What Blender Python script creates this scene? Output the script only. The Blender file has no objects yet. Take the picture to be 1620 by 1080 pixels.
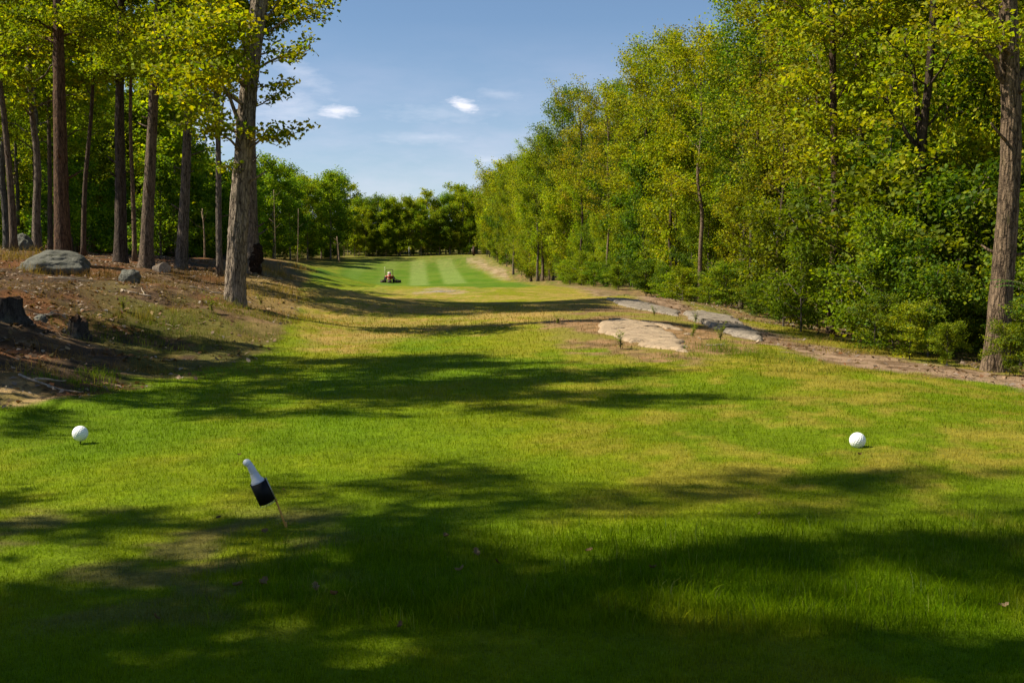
import bpy, math, random
import numpy as np
from mathutils import Vector, Matrix

# ------------------------------------------------------------------ basics
scene = bpy.context.scene
COL = scene.collection
RNG = np.random.default_rng(7)
random.seed(7)
R = math.radians
SUN_EL, SUN_AZ = 49.0, (-1.0, -0.06)          # the sun stands to the left, a touch behind the viewer
_sa = np.array(SUN_AZ) / np.hypot(*SUN_AZ)
SUN_DIR = np.array([_sa[0] * math.cos(R(SUN_EL)), _sa[1] * math.cos(R(SUN_EL)), math.sin(R(SUN_EL))])

FPX, CX, CY, HY = 1740.0, 810.0, 540.0, 430.0
CAM_Z = 1.6
PITCH = math.atan((CY - HY) / FPX)


def ray(px, py):
    """direction of a sight line with unit y, so that point = eye + ray * distance"""
    c, s = math.cos(PITCH), math.sin(PITCH)
    a, b = (px - CX) / FPX, (CY - py) / FPX
    y = c + b * s
    z = -s + b * c
    return np.array([a / y, 1.0, z / y])


def at(px, py, d):
    r = ray(px, py)
    return np.array([r[0] * d, d, CAM_Z + r[2] * d])


# ------------------------------------------------------------------ noise
def _hash(ix, iy, iz, seed):
    h = (ix.astype(np.int64) * 374761393 + iy.astype(np.int64) * 668265263 + iz.astype(np.int64) * 2147483647 + seed * 974634777) & 0xFFFFFFFF
    h = ((h ^ (h >> 13)) * 1274126177) & 0xFFFFFFFF
    h = ((h ^ (h >> 15)) * 2246822519) & 0xFFFFFFFF
    h = h ^ (h >> 16)
    return (h & 0xFFFFFF) / float(0xFFFFFF)


def vn2(x, y, seed=0):
    x = np.asarray(x, float); y = np.asarray(y, float)
    ix, iy = np.floor(x), np.floor(y)
    fx, fy = x - ix, y - iy
    fx = fx * fx * (3 - 2 * fx); fy = fy * fy * (3 - 2 * fy)
    z = np.zeros_like(ix)
    a = _hash(ix, iy, z, seed); b = _hash(ix + 1, iy, z, seed)
    c = _hash(ix, iy + 1, z, seed); d = _hash(ix + 1, iy + 1, z, seed)
    return (a * (1 - fx) + b * fx) * (1 - fy) + (c * (1 - fx) + d * fx) * fy


def fbm2(x, y, seed=0, oct=4):
    t, a, n = 0, 0.5, 0
    x = np.asarray(x, float); y = np.asarray(y, float)
    for k in range(oct):
        t = t + a * vn2(x, y, seed + k * 17); n += a
        x = x * 2.03 + 11.3; y = y * 2.03 + 5.7; a *= 0.5
    return t / n


def vn3(p, seed=0):
    i = np.floor(p); f = p - i
    f = f * f * (3 - 2 * f)
    r = 0
    for dx in (0, 1):
        for dy in (0, 1):
            for dz in (0, 1):
                w = (f[:, 0] if dx else 1 - f[:, 0]) * (f[:, 1] if dy else 1 - f[:, 1]) * (f[:, 2] if dz else 1 - f[:, 2])
                r = r + w * _hash(i[:, 0] + dx, i[:, 1] + dy, i[:, 2] + dz, seed)
    return r


def fbm3(p, seed=0, oct=4):
    t, a, n = 0, 0.5, 0
    p = np.asarray(p, float)
    for k in range(oct):
        t = t + a * vn3(p, seed + k * 13); n += a
        p = p * 2.03 + 3.1; a *= 0.5
    return t / n


def sstep(a, b, x):
    t = np.clip((x - a) / (b - a), 0, 1)
    return t * t * (3 - 2 * t)


# ------------------------------------------------------------------ mesh helpers
def mesh_np(name, verts, faces, mat=None, col=None, smooth=False):
    """faces: list of (n,k) int arrays"""
    me = bpy.data.meshes.new(name)
    verts = np.ascontiguousarray(verts, np.float32)
    me.vertices.add(len(verts)); me.vertices.foreach_set('co', verts.ravel())
    if not isinstance(faces, list):
        faces = [faces]
    faces = [np.asarray(f, np.int32) for f in faces if len(f)]
    nl = sum(f.size for f in faces); nf = sum(len(f) for f in faces)
    me.loops.add(nl); me.loops.foreach_set('vertex_index', np.concatenate([f.ravel() for f in faces]))
    me.polygons.add(nf)
    tot = np.concatenate([np.full(len(f), f.shape[1], np.int32) for f in faces])
    st = np.zeros(nf, np.int32); st[1:] = np.cumsum(tot)[:-1]
    me.polygons.foreach_set('loop_start', st)
    try:
        me.polygons.foreach_set('loop_total', tot)
    except Exception:
        pass
    if smooth:
        me.polygons.foreach_set('use_smooth', np.ones(nf, bool))
    if col is not None:
        at_ = me.attributes.new('col', 'FLOAT_COLOR', 'POINT')
        c4 = np.ones((len(verts), 4), np.float32); c4[:, :3] = col
        at_.data.foreach_set('color', c4.ravel())
    me.update(calc_edges=True)
    me.validate()
    if mat:
        me.materials.append(mat)
    return me


def link(name, me, parent=None, loc=None):
    o = bpy.data.objects.new(name, me)
    COL.objects.link(o)
    if parent is not None:
        o.parent = parent
    if loc is not None:
        o.location = loc
    return o


def tag(o, label=None, cat=None, group=None, kind=None):
    if label: o['label'] = label
    if cat: o['category'] = cat
    if group: o['group'] = group
    if kind: o['kind'] = kind
    return o


def empty(name, loc, label, cat, group=None, rz=0.0):
    o = bpy.data.objects.new(name, None)
    COL.objects.link(o); o.location = loc; o.rotation_euler = (0, 0, rz); o.empty_display_size = 0.2
    return tag(o, label, cat, group)


class Acc:
    """collects shapes into one mesh"""
    def __init__(self):
        self.v, self.f3, self.f4, self.c, self.n = [], [], [], [], 0

    def add(self, v, f, col=(1, 1, 1)):
        v = np.asarray(v, float); f = np.asarray(f, int)
        if f.shape[1] == 4: self.f4.append(f + self.n)
        else: self.f3.append(f + self.n)
        self.v.append(v); self.n += len(v)
        c = np.asarray(col, float)
        self.c.append(np.broadcast_to(c, (len(v), 3)) if c.ndim == 1 else c)

    def build(self, name, mat, parent=None, smooth=True, loc=None, colors=False):
        fs = []
        if self.f4: fs.append(np.concatenate(self.f4))
        if self.f3: fs.append(np.concatenate(self.f3))
        me = mesh_np(name, np.concatenate(self.v), fs, mat, np.concatenate(self.c) if colors else None, smooth)
        return link(name, me, parent, loc)


def frames(P):
    P = np.asarray(P, float)
    T = np.gradient(P, axis=0); T /= np.linalg.norm(T, axis=1)[:, None] + 1e-9
    ref = np.array([0, 0, 1.0]) if abs(T[0][2]) < 0.8 else np.array([1.0, 0, 0])
    N = np.zeros_like(P)
    n = np.cross(T[0], ref); n /= np.linalg.norm(n)
    for i in range(len(P)):
        n = n - T[i] * np.dot(n, T[i]); n /= np.linalg.norm(n) + 1e-9
        N[i] = n
    return T, N, np.cross(T, N)


def tube(P, rad, sides=8, cap=True):
    P = np.asarray(P, float); rad = np.broadcast_to(np.asarray(rad, float), (len(P),))
    T, N, B = frames(P)
    a = np.linspace(0, 2 * np.pi, sides, endpoint=False)
    v = P[:, None, :] + rad[:, None, None] * (np.cos(a)[None, :, None] * N[:, None, :] + np.sin(a)[None, :, None] * B[:, None, :])
    n = len(P)
    v = v.reshape(-1, 3)
    i = np.arange(n - 1)[:, None] * sides; j = np.arange(sides)[None, :]; k = (j + 1) % sides
    f = np.stack([i + j, i + k, i + sides + k, i + sides + j], -1).reshape(-1, 4)
    if cap:
        v = np.concatenate([v, P[:1], P[-1:]])
        c0, c1 = n * sides, n * sides + 1
        jj = np.arange(sides); kk = (jj + 1) % sides
        f2 = np.stack([np.full(sides, c0), kk, jj, jj], -1)
        # caps as degenerate-free triangles are added by the caller through Acc.add of 3-gons
        return v, f, np.concatenate([np.stack([np.full(sides, c0), kk, jj], -1),
                                     np.stack([np.full(sides, c1), (n - 1) * sides + jj, (n - 1) * sides + kk], -1)])
    return v, f, None


def add_tube(acc, P, rad, sides=8, col=(1, 1, 1), cap=True):
    v, f, f3 = tube(P, rad, sides, cap)
    base = acc.n
    acc.add(v, f, col)
    if f3 is not None:
        acc.f3.append(f3 + base)


def add_lathe(acc, prof, sides=32, M=None, col=(1, 1, 1)):
    """prof: (r, z) pairs, closed at the ends by r = 0"""
    prof = np.asarray(prof, float)
    a = np.linspace(0, 2 * np.pi, sides, endpoint=False)
    v = np.stack([prof[:, 0, None] * np.cos(a), prof[:, 0, None] * np.sin(a), np.broadcast_to(prof[:, 1, None], (len(prof), sides))], -1).reshape(-1, 3)
    n = len(prof)
    i = np.arange(n - 1)[:, None] * sides; j = np.arange(sides)[None, :]; k = (j + 1) % sides
    f = np.stack([i + j, i + k, i + sides + k, i + sides + j], -1).reshape(-1, 4)
    if M is not None:
        M = np.array(M); v = v @ M[:3, :3].T + M[:3, 3]
    acc.add(v, f, col)


def add_box(acc, c, s, M=None, bev=0.0, col=(1, 1, 1)):
    """box with chamfered edges"""
    sx, sy, sz = np.asarray(s, float) / 2
    b = min(bev, sx * 0.9, sy * 0.9, sz * 0.9)
    if b <= 0:
        v = np.array([[x, y, z] for x in (-sx, sx) for y in (-sy, sy) for z in (-sz, sz)])
        f = np.array([[0, 1, 3, 2], [4, 6, 7, 5], [0, 4, 5, 1], [2, 3, 7, 6], [0, 2, 6, 4], [1, 5, 7, 3]])
        v = v + np.asarray(c)
        if M is not None:
            M = np.array(M); v = v @ M[:3, :3].T + M[:3, 3]
        acc.add(v, f, col); return
    import bmesh
    bm = bmesh.new(); bmesh.ops.create_cube(bm, size=1.0)
    bmesh.ops.scale(bm, vec=(2 * sx, 2 * sy, 2 * sz), verts=bm.verts)
    bmesh.ops.bevel(bm, geom=bm.edges[:], offset=b, segments=2, affect='EDGES')
    bmesh.ops.triangulate(bm, faces=bm.faces[:])
    bm.verts.index_update()
    v = np.array([w.co[:] for w in bm.verts]) + np.asarray(c)
    f = np.array([[w.index for w in q.verts] for q in bm.faces])
    bm.free()
    if M is not None:
        M = np.array(M); v = v @ M[:3, :3].T + M[:3, 3]
    acc.add(v, f, col)


# ------------------------------------------------------------------ materials
def new_mat(name):
    m = bpy.data.materials.new(name); m.use_nodes = True
    nt = m.node_tree; nt.nodes.clear()
    out = nt.nodes.new('ShaderNodeOutputMaterial')
    return m, nt, out


def N(nt, t, **kw):
    n = nt.nodes.new(t)
    for k, v in kw.items():
        if k.startswith('i_'):
            key = k[2:]
            n.inputs[int(key) if key.isdigit() else key.replace('_', ' ')].default_value = v
        else:
            setattr(n, k, v)
    return n


def math_n(nt, op, a, b=None, c=None, clamp=False):
    n = nt.nodes.new('ShaderNodeMath'); n.operation = op; n.use_clamp = clamp
    for i, v in enumerate((a, b, c)):
        if v is None: continue
        if isinstance(v, (int, float)): n.inputs[i].default_value = v
        else: nt.links.new(v, n.inputs[i])
    return n.outputs[0]


def mix_rgb(nt, mode, fac, a, b):
    n = nt.nodes.new('ShaderNodeMix'); n.data_type = 'RGBA'; n.blend_type = mode
    for sock, v in ((n.inputs[0], fac), (n.inputs[6], a), (n.inputs[7], b)):
        if isinstance(v, (int, float)): sock.default_value = v
        elif isinstance(v, tuple): sock.default_value = (*v, 1) if len(v) == 3 else v
        else: nt.links.new(v, sock)
    return n.outputs[2]


def noise(nt, scale, detail=4, rough=0.55, vec=None, out=0):
    n = nt.nodes.new('ShaderNodeTexNoise')
    n.inputs['Scale'].default_value = scale; n.inputs['Detail'].default_value = detail; n.inputs['Roughness'].default_value = rough
    if vec is not None: nt.links.new(vec, n.inputs['Vector'])
    return n.outputs[out]


def ramp(nt, fac, stops):
    n = nt.nodes.new('ShaderNodeValToRGB')
    e = n.color_ramp.elements
    while len(e) < len(stops): e.new(0.5)
    for q, (p, c) in zip(e, stops):
        q.position = p; q.color = (c, c, c, 1) if isinstance(c, (int, float)) else (*c, 1)
    nt.links.new(fac, n.inputs[0])
    return n.outputs[0]


def mat_leaf(name, transl=0.48, gloss=0.008):
    m, nt, out = new_mat(name)
    at_ = N(nt, 'ShaderNodeAttribute', attribute_name='col')
    oi = N(nt, 'ShaderNodeObjectInfo')
    c = mix_rgb(nt, 'MULTIPLY', 1.0, at_.outputs['Color'], oi.outputs['Color'])
    d = N(nt, 'ShaderNodeBsdfDiffuse'); nt.links.new(c, d.inputs[0])
    t = N(nt, 'ShaderNodeBsdfTranslucent')
    tc = mix_rgb(nt, 'MULTIPLY', 1.0, c, (1.33, 1.31, 0.40)); nt.links.new(tc, t.inputs[0])
    mx = N(nt, 'ShaderNodeMixShader'); mx.inputs[0].default_value = transl
    nt.links.new(d.outputs[0], mx.inputs[1]); nt.links.new(t.outputs[0], mx.inputs[2])
    g = N(nt, 'ShaderNodeBsdfGlossy'); g.inputs['Roughness'].default_value = 0.6
    g.inputs[0].default_value = (0.9, 0.95, 0.85, 1)
    m2 = N(nt, 'ShaderNodeMixShader'); m2.inputs[0].default_value = gloss
    nt.links.new(mx.outputs[0], m2.inputs[1]); nt.links.new(g.outputs[0], m2.inputs[2])
    nt.links.new(m2.outputs[0], out.inputs[0])
    return m


def mat_bark(name, c0, c1, scale=1.0, bump=0.6, plates=0.15):
    m, nt, out = new_mat(name)
    tc = N(nt, 'ShaderNodeTexCoord')
    oi = N(nt, 'ShaderNodeObjectInfo')
    mp = N(nt, 'ShaderNodeMapping'); mp.inputs['Scale'].default_value = (14 * scale, 14 * scale, 1.9 * scale)
    nt.links.new(tc.outputs['Object'], mp.inputs[0])
    n1 = noise(nt, 1.0, 6, 0.65, mp.outputs[0])
    n2 = noise(nt, 1.3, 4, 0.5, tc.outputs['Object'])
    n3 = noise(nt, 40 * scale, 3, 0.6, tc.outputs['Object'])
    wv = N(nt, 'ShaderNodeMixRGB'); wv.blend_type = 'ADD'; wv.inputs[0].default_value = 1.3
    mp2 = N(nt, 'ShaderNodeMapping'); mp2.inputs['Scale'].default_value = (24 * scale, 24 * scale, 4.6 * scale)
    nt.links.new(tc.outputs['Object'], mp2.inputs[0]); nt.links.new(mp2.outputs[0], wv.inputs[1]); nt.links.new(noise(nt, 5.0 * scale, 4, .6, tc.outputs['Object'], 1), wv.inputs[2])
    vo = N(nt, 'ShaderNodeTexVoronoi'); vo.feature = 'DISTANCE_TO_EDGE'; vo.inputs['Scale'].default_value = 1.0; nt.links.new(wv.outputs[0], vo.inputs['Vector'])
    plate = ramp(nt, vo.outputs['Distance'], [(0.0, 0.0), (0.22, 1.0)])
    f = math_n(nt, 'ADD', math_n(nt, 'MULTIPLY', n1, 0.62 - plates * .4), math_n(nt, 'MULTIPLY', n3, 0.26))
    f = math_n(nt, 'ADD', f, math_n(nt, 'MULTIPLY', plate, plates))
    c = mix_rgb(nt, 'MIX', ramp(nt, f, [(0.36, 0.0), (0.62, 1.0)]), c0, c1)
    # pale lichen and moss with shapes of their own
    c = mix_rgb(nt, 'MIX', ramp(nt, n2, [(0.60, 0.0), (0.74, 0.5)]), c, (0.20, 0.20, 0.15))
    n4 = noise(nt, 2.2, 3, 0.6, mp.outputs[0])
    c = mix_rgb(nt, 'MIX', ramp(nt, math_n(nt, 'MULTIPLY', n4, n2), [(0.34, 0.0), (0.42, 0.55)]), c, (0.10, 0.10, 0.025))
    c = mix_rgb(nt, 'MULTIPLY', 1.0, c, oi.outputs['Color'])
    p = N(nt, 'ShaderNodeBsdfPrincipled'); p.inputs['Roughness'].default_value = 0.9
    p.inputs['Specular IOR Level'].default_value = 0.2
    nt.links.new(c, p.inputs['Base Color'])
    b = N(nt, 'ShaderNodeBump'); b.inputs['Strength'].default_value = bump; b.inputs['Distance'].default_value = 0.09
    nt.links.new(f, b.inputs['Height']); nt.links.new(b.outputs[0], p.inputs['Normal'])
    nt.links.new(p.outputs[0], out.inputs[0])
    return m


def mat_simple(name, col, rough=0.6, metal=0.0, var=0.15, scale=8.0, bump=0.0, spec=0.4, trans=0.0):
    m, nt, out = new_mat(name)
    tc = N(nt, 'ShaderNodeTexCoord')
    n = noise(nt, scale, 5, 0.6, tc.outputs['Object'])
    dark = tuple(x * (1 - var) for x in col); lite = tuple(min(1, x * (1 + var)) for x in col)
    c = mix_rgb(nt, 'MIX', ramp(nt, n, [(0.35, 0.0), (0.65, 1.0)]), dark, lite)
    p = N(nt, 'ShaderNodeBsdfPrincipled'); p.inputs['Roughness'].default_value = rough; p.inputs['Metallic'].default_value = metal
    p.inputs['Specular IOR Level'].default_value = spec
    if trans: p.inputs['Subsurface Weight'].default_value = trans; p.inputs['Subsurface Radius'].default_value = (0.02, 0.02, 0.02)
    nt.links.new(c, p.inputs['Base Color'])
    if bump:
        b = N(nt, 'ShaderNodeBump'); b.inputs['Strength'].default_value = bump; b.inputs['Distance'].default_value = 0.02
        nt.links.new(n, b.inputs['Height']); nt.links.new(b.outputs[0], p.inputs['Normal'])
    nt.links.new(p.outputs[0], out.inputs[0])
    return m


def mat_ground():
    m, nt, out = new_mat('ground_soil_and_turf')
    at_ = N(nt, 'ShaderNodeAttribute', attribute_name='col')
    tc = N(nt, 'ShaderNodeTexCoord')
    n1 = noise(nt, 9.0, 6, 0.7, tc.outputs['Object'])
    n2 = noise(nt, 0.9, 5, 0.6, tc.outputs['Object'])
    n3 = noise(nt, 55.0, 3, 0.6, tc.outputs['Object'])
    k = math_n(nt, 'ADD', math_n(nt, 'MULTIPLY', n1, 1.1), math_n(nt, 'ADD', math_n(nt, 'MULTIPLY', n2, 0.6), math_n(nt, 'MULTIPLY', n3, 0.7)))
    k = math_n(nt, 'SUBTRACT', math_n(nt, 'MULTIPLY', k, 1.25), 0.5)
    comb = N(nt, 'ShaderNodeCombineColor')
    for i in range(3): nt.links.new(k, comb.inputs[i])
    c = mix_rgb(nt, 'MULTIPLY', 1.0, at_.outputs['Color'], comb.outputs[0])
    p = N(nt, 'ShaderNodeBsdfPrincipled'); p.inputs['Roughness'].default_value = 0.95; p.inputs['Specular IOR Level'].default_value = 0.1
    nt.links.new(c, p.inputs['Base Color'])
    b = N(nt, 'ShaderNodeBump'); b.inputs['Strength'].default_value = 0.7; b.inputs['Distance'].default_value = 0.06
    h = math_n(nt, 'ADD', n1, math_n(nt, 'MULTIPLY', n3, 0.5))
    nt.links.new(h, b.inputs['Height']); nt.links.new(b.outputs[0], p.inputs['Normal'])
    nt.links.new(p.outputs[0], out.inputs[0])
    return m


def mat_rock(name, c0, c1, lichen, crack=True):
    m, nt, out = new_mat(name)
    tc = N(nt, 'ShaderNodeTexCoord')
    mp = N(nt, 'ShaderNodeMapping'); mp.inputs['Scale'].default_value = (1.0, 3.2, 2.2); mp.inputs['Rotation'].default_value = (0, 0, .5); nt.links.new(tc.outputs['Object'], mp.inputs[0])
    n1 = noise(nt, 1.5, 9, 0.7, mp.outputs[0])
    n2 = noise(nt, 22.0, 5, 0.7, tc.outputs['Object'])
    n3 = noise(nt, 4.5, 5, 0.7, tc.outputs['Object'])
    f = math_n(nt, 'ADD', math_n(nt, 'MULTIPLY', n1, 0.65), math_n(nt, 'MULTIPLY', n2, 0.35))
    c = mix_rgb(nt, 'MIX', ramp(nt, f, [(0.38, 0.0), (0.62, 1.0)]), c0, c1)
    c = mix_rgb(nt, 'MIX', ramp(nt, n3, [(0.56, 0.0), (0.66, 0.8)]), c, lichen)
    vo = N(nt, 'ShaderNodeTexVoronoi'); vo.feature = 'DISTANCE_TO_EDGE'; vo.inputs['Scale'].default_value = .9
    wv = N(nt, 'ShaderNodeMixRGB'); wv.blend_type = 'ADD'; wv.inputs[0].default_value = .9; nt.links.new(mp.outputs[0], wv.inputs[1]); nt.links.new(noise(nt, 2.5, 5, .65, tc.outputs['Object'], 1), wv.inputs[2])
    nt.links.new(wv.outputs[0], vo.inputs['Vector'])
    crack = ramp(nt, vo.outputs['Distance'], [(0.0, 0.35), (0.022, 1.0)])
    c = mix_rgb(nt, 'MULTIPLY', .85, c, crack)
    f = math_n(nt, 'ADD', f, math_n(nt, 'MULTIPLY', crack, .12))
    p = N(nt, 'ShaderNodeBsdfPrincipled'); p.inputs['Roughness'].default_value = 0.85; p.inputs['Specular IOR Level'].default_value = 0.25
    nt.links.new(c, p.inputs['Base Color'])
    b = N(nt, 'ShaderNodeBump'); b.inputs['Strength'].default_value = 0.8; b.inputs['Distance'].default_value = 0.06
    nt.links.new(f, b.inputs['Height']); nt.links.new(b.outputs[0], p.inputs['Normal'])
    nt.links.new(p.outputs[0], out.inputs[0])
    return m


M_LEAF = mat_leaf('maple_leaves')
M_BLADE = mat_leaf('grass_blades', 0.34, 0.0)
M_DEADLEAF = mat_leaf('dry_leaves', 0.12, 0.02)
M_BARK = mat_bark('grey_brown_bark', (0.030, 0.022, 0.016), (0.235, 0.187, 0.145), 1.0, 0.9)
M_BARKH = mat_bark('furrowed_bark', (0.035, 0.024, 0.017), (0.34, 0.27, 0.20), 0.75, 1.0)
M_ROT = mat_simple('rotten_wood', (0.030, 0.017, 0.010), 0.95, var=0.7, scale=14, bump=0.9, spec=0.1)
M_CUT = mat_simple('weathered_cut_wood', (0.30, 0.24, 0.18), 0.9, var=0.35, scale=18, bump=0.5, spec=0.1)
M_STUMP = mat_bark('stump_bark', (0.018, 0.013, 0.010), (0.12, 0.10, 0.08), 1.6, 1.0, 0.0)
M_GROUND = mat_ground()
M_SLAB = mat_rock('pale_bedrock', (0.25, 0.175, 0.108), (0.38, 0.285, 0.185), (0.13, 0.10, 0.06))
M_RIDGE = mat_rock('grey_bedrock', (0.13, 0.108, 0.085), (0.28, 0.23, 0.175), (0.05, 0.037, 0.026))
M_BOULDER = mat_rock('boulder_granite', (0.055, 0.055, 0.042), (0.15, 0.145, 0.118), (0.05, 0.052, 0.02))

# ------------------------------------------------------------------ terrain
ctrl = []
def cp(px, py, d): ctrl.append(tuple(at(px, py, d)))
def cw(x, y, z): ctrl.append((x, y, z))
for px in (-300, 300, 810, 1320, 1900):
    for py in (1080, 850, 700):
        r = ray(px, py); d = -CAM_Z / r[2]
        if px == -300 and py == 700: continue
        cw(r[0] * d, d, 0.0)
for px, py, d in [(500, 620, 14.8), (810, 620, 14.6), (1200, 620, 14.4), (1500, 640, 13.0), (1500, 600, 16.5),
                  (810, 560, 21.2), (600, 560, 21.0), (1000, 570, 19.5),
                  (700, 520, 28), (820, 500, 33), (560, 500, 34), (700, 480, 42), (850, 475, 46), (540, 466, 52),
                  (617, 447, 150), (500, 446, 128), (720, 449, 140), (800, 449, 122), (600, 430, 172), (620, 411, 208), (700, 405, 215), (740, 403, 218),
                  (500, 425, 165), (550, 413, 195), (660, 425, 180), (720, 425, 180),
                  (900, 456, 70), (1020, 468, 47), (1100, 498, 36), (1160, 516, 30), (1220, 541, 25.5), (950, 508, 28), (1090, 560, 20.2), (900, 490, 36),
                  (1300, 552, 23), (1400, 572, 20), (1560, 600, 17), (1560, 590, 19), (1700, 640, 14.5), (1300, 520, 35), (1200, 507, 43), (1050, 480, 57), (830, 446, 108),
                  (805, 442, 140), (748, 408, 200), (790, 425, 168),
                  (0, 652, 12.5), (140, 632, 13.6), (260, 597, 16.7), (350, 575, 19.0), (440, 540, 23.7), (470, 500, 32), (482, 450, 60),
                  (370, 478, 28), (300, 530, 22.5), (120, 533, 20), (120, 580, 16.8), (15, 502, 19.5), (20, 560, 16.0), (80, 434, 31), (200, 445, 28), (200, 418, 40), (290, 428, 42),
                  (400, 434, 42), (0, 402, 38), (345, 432, 40), (425, 424, 60), (480, 416, 110), (100, 403, 62), (250, 412, 70)]:
    cp(px, py, d)
for w in [(-7.0, 63, .74), (-2.5, 64, .72), (-11, 63, .80), (-8.8, 80, .22), (-11, 100, -.02), (-4.6, 85, .25), (1.2, 85, .45), (-16, 90, .7), (-13.5, 110, .3), (-20, 118, .6), (-6, 118, .35), (-9, 6, .15), (-14, 8, .7), (-16, 14, 1.3), (-10, 12, .6), (-20, 3, .9), (-30, 20, 2.2), (-45, 60, 3.2), (-60, 110, 4.0), (-50, 160, 4.5),
          (-40, 230, 5.2), (-10, 238, 5.6), (25, 235, 5.2), (-10, 300, 10.5), (-80, 300, 10), (60, 300, 9), (30, 150, 2.5), (30, 100, 1.2), (25, 60, .3), (22, 35, -.2), (18, 20, -.25), (12, 10, -.1),
          (30, 10, 0), (-4, 1, 0), (4, 1, 0), (0, -3, 0), (-120, 100, 4), (110, 100, 2.5), (0, 500, 18), (-250, 400, 13), (250, 400, 12)]:
    cw(*w)
ctrl = np.array(ctrl)


def tps_uv(x, y):
    yy = np.maximum(y, -4.0) + 9.0
    return np.stack([x / yy * 2.2, np.log(yy) * 1.6], -1)


def _tps(d2):
    return np.where(d2 > 1e-12, 0.5 * d2 * np.log(np.maximum(d2, 1e-12)), 0.0)


_uv = tps_uv(ctrl[:, 0], ctrl[:, 1])
_n = len(ctrl)
_K = _tps(((_uv[:, None] - _uv[None]) ** 2).sum(-1)) + np.eye(_n) * 2e-3
_P = np.concatenate([np.ones((_n, 1)), _uv], 1)
_A = np.block([[_K, _P], [_P.T, np.zeros((3, 3))]])
_w = np.linalg.solve(_A, np.concatenate([ctrl[:, 2], np.zeros(3)]))


def z_raw(x, y):
    q = tps_uv(x, y)
    q[..., 0] = np.clip(q[..., 0], -3, 3)
    out = np.full(x.shape, _w[_n]) + q[..., 0] * _w[_n + 1] + q[..., 1] * _w[_n + 2]
    for k in range(_n):
        d2 = (q[..., 0] - _uv[k, 0]) ** 2 + (q[..., 1] - _uv[k, 1]) ** 2
        out += _w[k] * _tps(d2)
    out = np.clip(out, -1.2, 18)
    bank = sstep(3.5, 6.0, -x - 0.03 * y) * sstep(6, 12, y) * (1 - sstep(60, 90, y))
    out += (fbm2(x * 0.9, y * 0.9, 3) - 0.5) * (0.05 + 0.22 * bank) + (fbm2(x * 3.1, y * 3.1, 5, 3) - 0.5) * (0.015 + 0.10 * bank)
    return out


NX, NY = 820, 760
_t = np.linspace(-1, 1, NX); XS = 8.1 * np.sinh(5.0 * _t)
_t = np.linspace(-0.62, 1, NY); YS = 7.0 + 10.0 * np.sinh(5.0 * _t)
GX, GY = np.meshgrid(XS, YS)
GZ = z_raw(GX, GY)


def zt(x, y):
    x = np.atleast_1d(np.asarray(x, float)); y = np.atleast_1d(np.asarray(y, float))
    i = np.clip(np.searchsorted(XS, x) - 1, 0, NX - 2); j = np.clip(np.searchsorted(YS, y) - 1, 0, NY - 2)
    fx = np.clip((x - XS[i]) / (XS[i + 1] - XS[i]), 0, 1); fy = np.clip((y - YS[j]) / (YS[j + 1] - YS[j]), 0, 1)
    return (GZ[j, i] * (1 - fx) + GZ[j, i + 1] * fx) * (1 - fy) + (GZ[j + 1, i] * (1 - fx) + GZ[j + 1, i + 1] * fx) * fy


def z1(x, y): return float(zt(x, y)[0])


def hit(px, py, dmax=260.0):
    """where a sight line meets the ground"""
    r = ray(px, py)
    d = np.exp(np.linspace(math.log(3.0), math.log(dmax), 2600))
    h = CAM_Z + r[2] * d - zt(r[0] * d, d)
    k = np.argmax(h < 0) if (h < 0).any() else len(d) - 1
    return np.array([r[0] * d[k], d[k]])


# zone outlines, given in plan as (bearing, reciprocal distance)
def plan(x, y):
    yy = np.maximum(y, 2.5)
    return CX + FPX * x / yy, 430 + 2784.0 / yy


def sd_poly(X, Y, poly):
    """signed distance, positive inside"""
    d = np.full(X.shape, 1e9); ins = np.zeros(X.shape, bool)
    n = len(poly)
    for i in range(n):
        ax, ay = poly[i]; bx, by = poly[(i + 1) % n]
        ex, ey = bx - ax, by - ay
        t = np.clip(((X - ax) * ex + (Y - ay) * ey) / (ex * ex + ey * ey + 1e-9), 0, 1)
        d = np.minimum(d, np.hypot(X - ax - t * ex, Y - ay - t * ey))
        c = ((ay > Y) != (by > Y)) & (X < (bx - ax) * (Y - ay) / (by - ay + 1e-12) + ax)
        ins ^= c
    return np.where(ins, d, -d)


def P_(*pts):
    out = []
    for p in pts:
        if len(p) == 2: x, y = hit(*p)
        else: x, y = p[0], p[1]
        out.append(tuple(float(v) for v in plan(np.array(x), np.array(y))))
    return out


Z_BANK = P_((-7.5, -40, 0), (-7.0, 4, 0), (0, 646), (60, 644), (130, 634), (215, 602), (300, 592), (390, 565), (445, 535), (470, 492), (478, 455), (488, 432), (-30, 140, 0), (-33, 190, 0), (-34, 222, 0), (-60, 222, 0), (-60, 600, 0), (-600, 600, 0), (-600, -40, 0))
Z_SAND_L = P_((-300, 640), (0, 600), (60, 612), (118, 630), (100, 643), (0, 648), (-300, 690))
Z_STRAW = P_((470, 545), (480, 450), (600, 455), (800, 456), (930, 458), (1000, 475), (960, 500), (860, 520), (760, 520), (640, 535), (560, 560))
Z_BROWN = P_((850, 520), (880, 495), (960, 480), (1100, 498), (1230, 545), (1110, 572), (1000, 570), (900, 548))
Z_PATH = P_((880, 452), (950, 452), (1030, 462), (1110, 496), (1230, 530), (1330, 552), (1440, 568), (1560, 588), (1620, 594), (2400, 650), (2400, 690), (1640, 616), (1540, 602), (1420, 590), (1310, 572), (1220, 546), (1120, 515), (1020, 480), (930, 462))
Z_FAIR = P_((478, 442), (500, 428), (545, 416), (620, 410), (740, 404), (752, 409), (740, 414), (790, 444), (850, 452), (760, 456), (640, 452))
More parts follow.
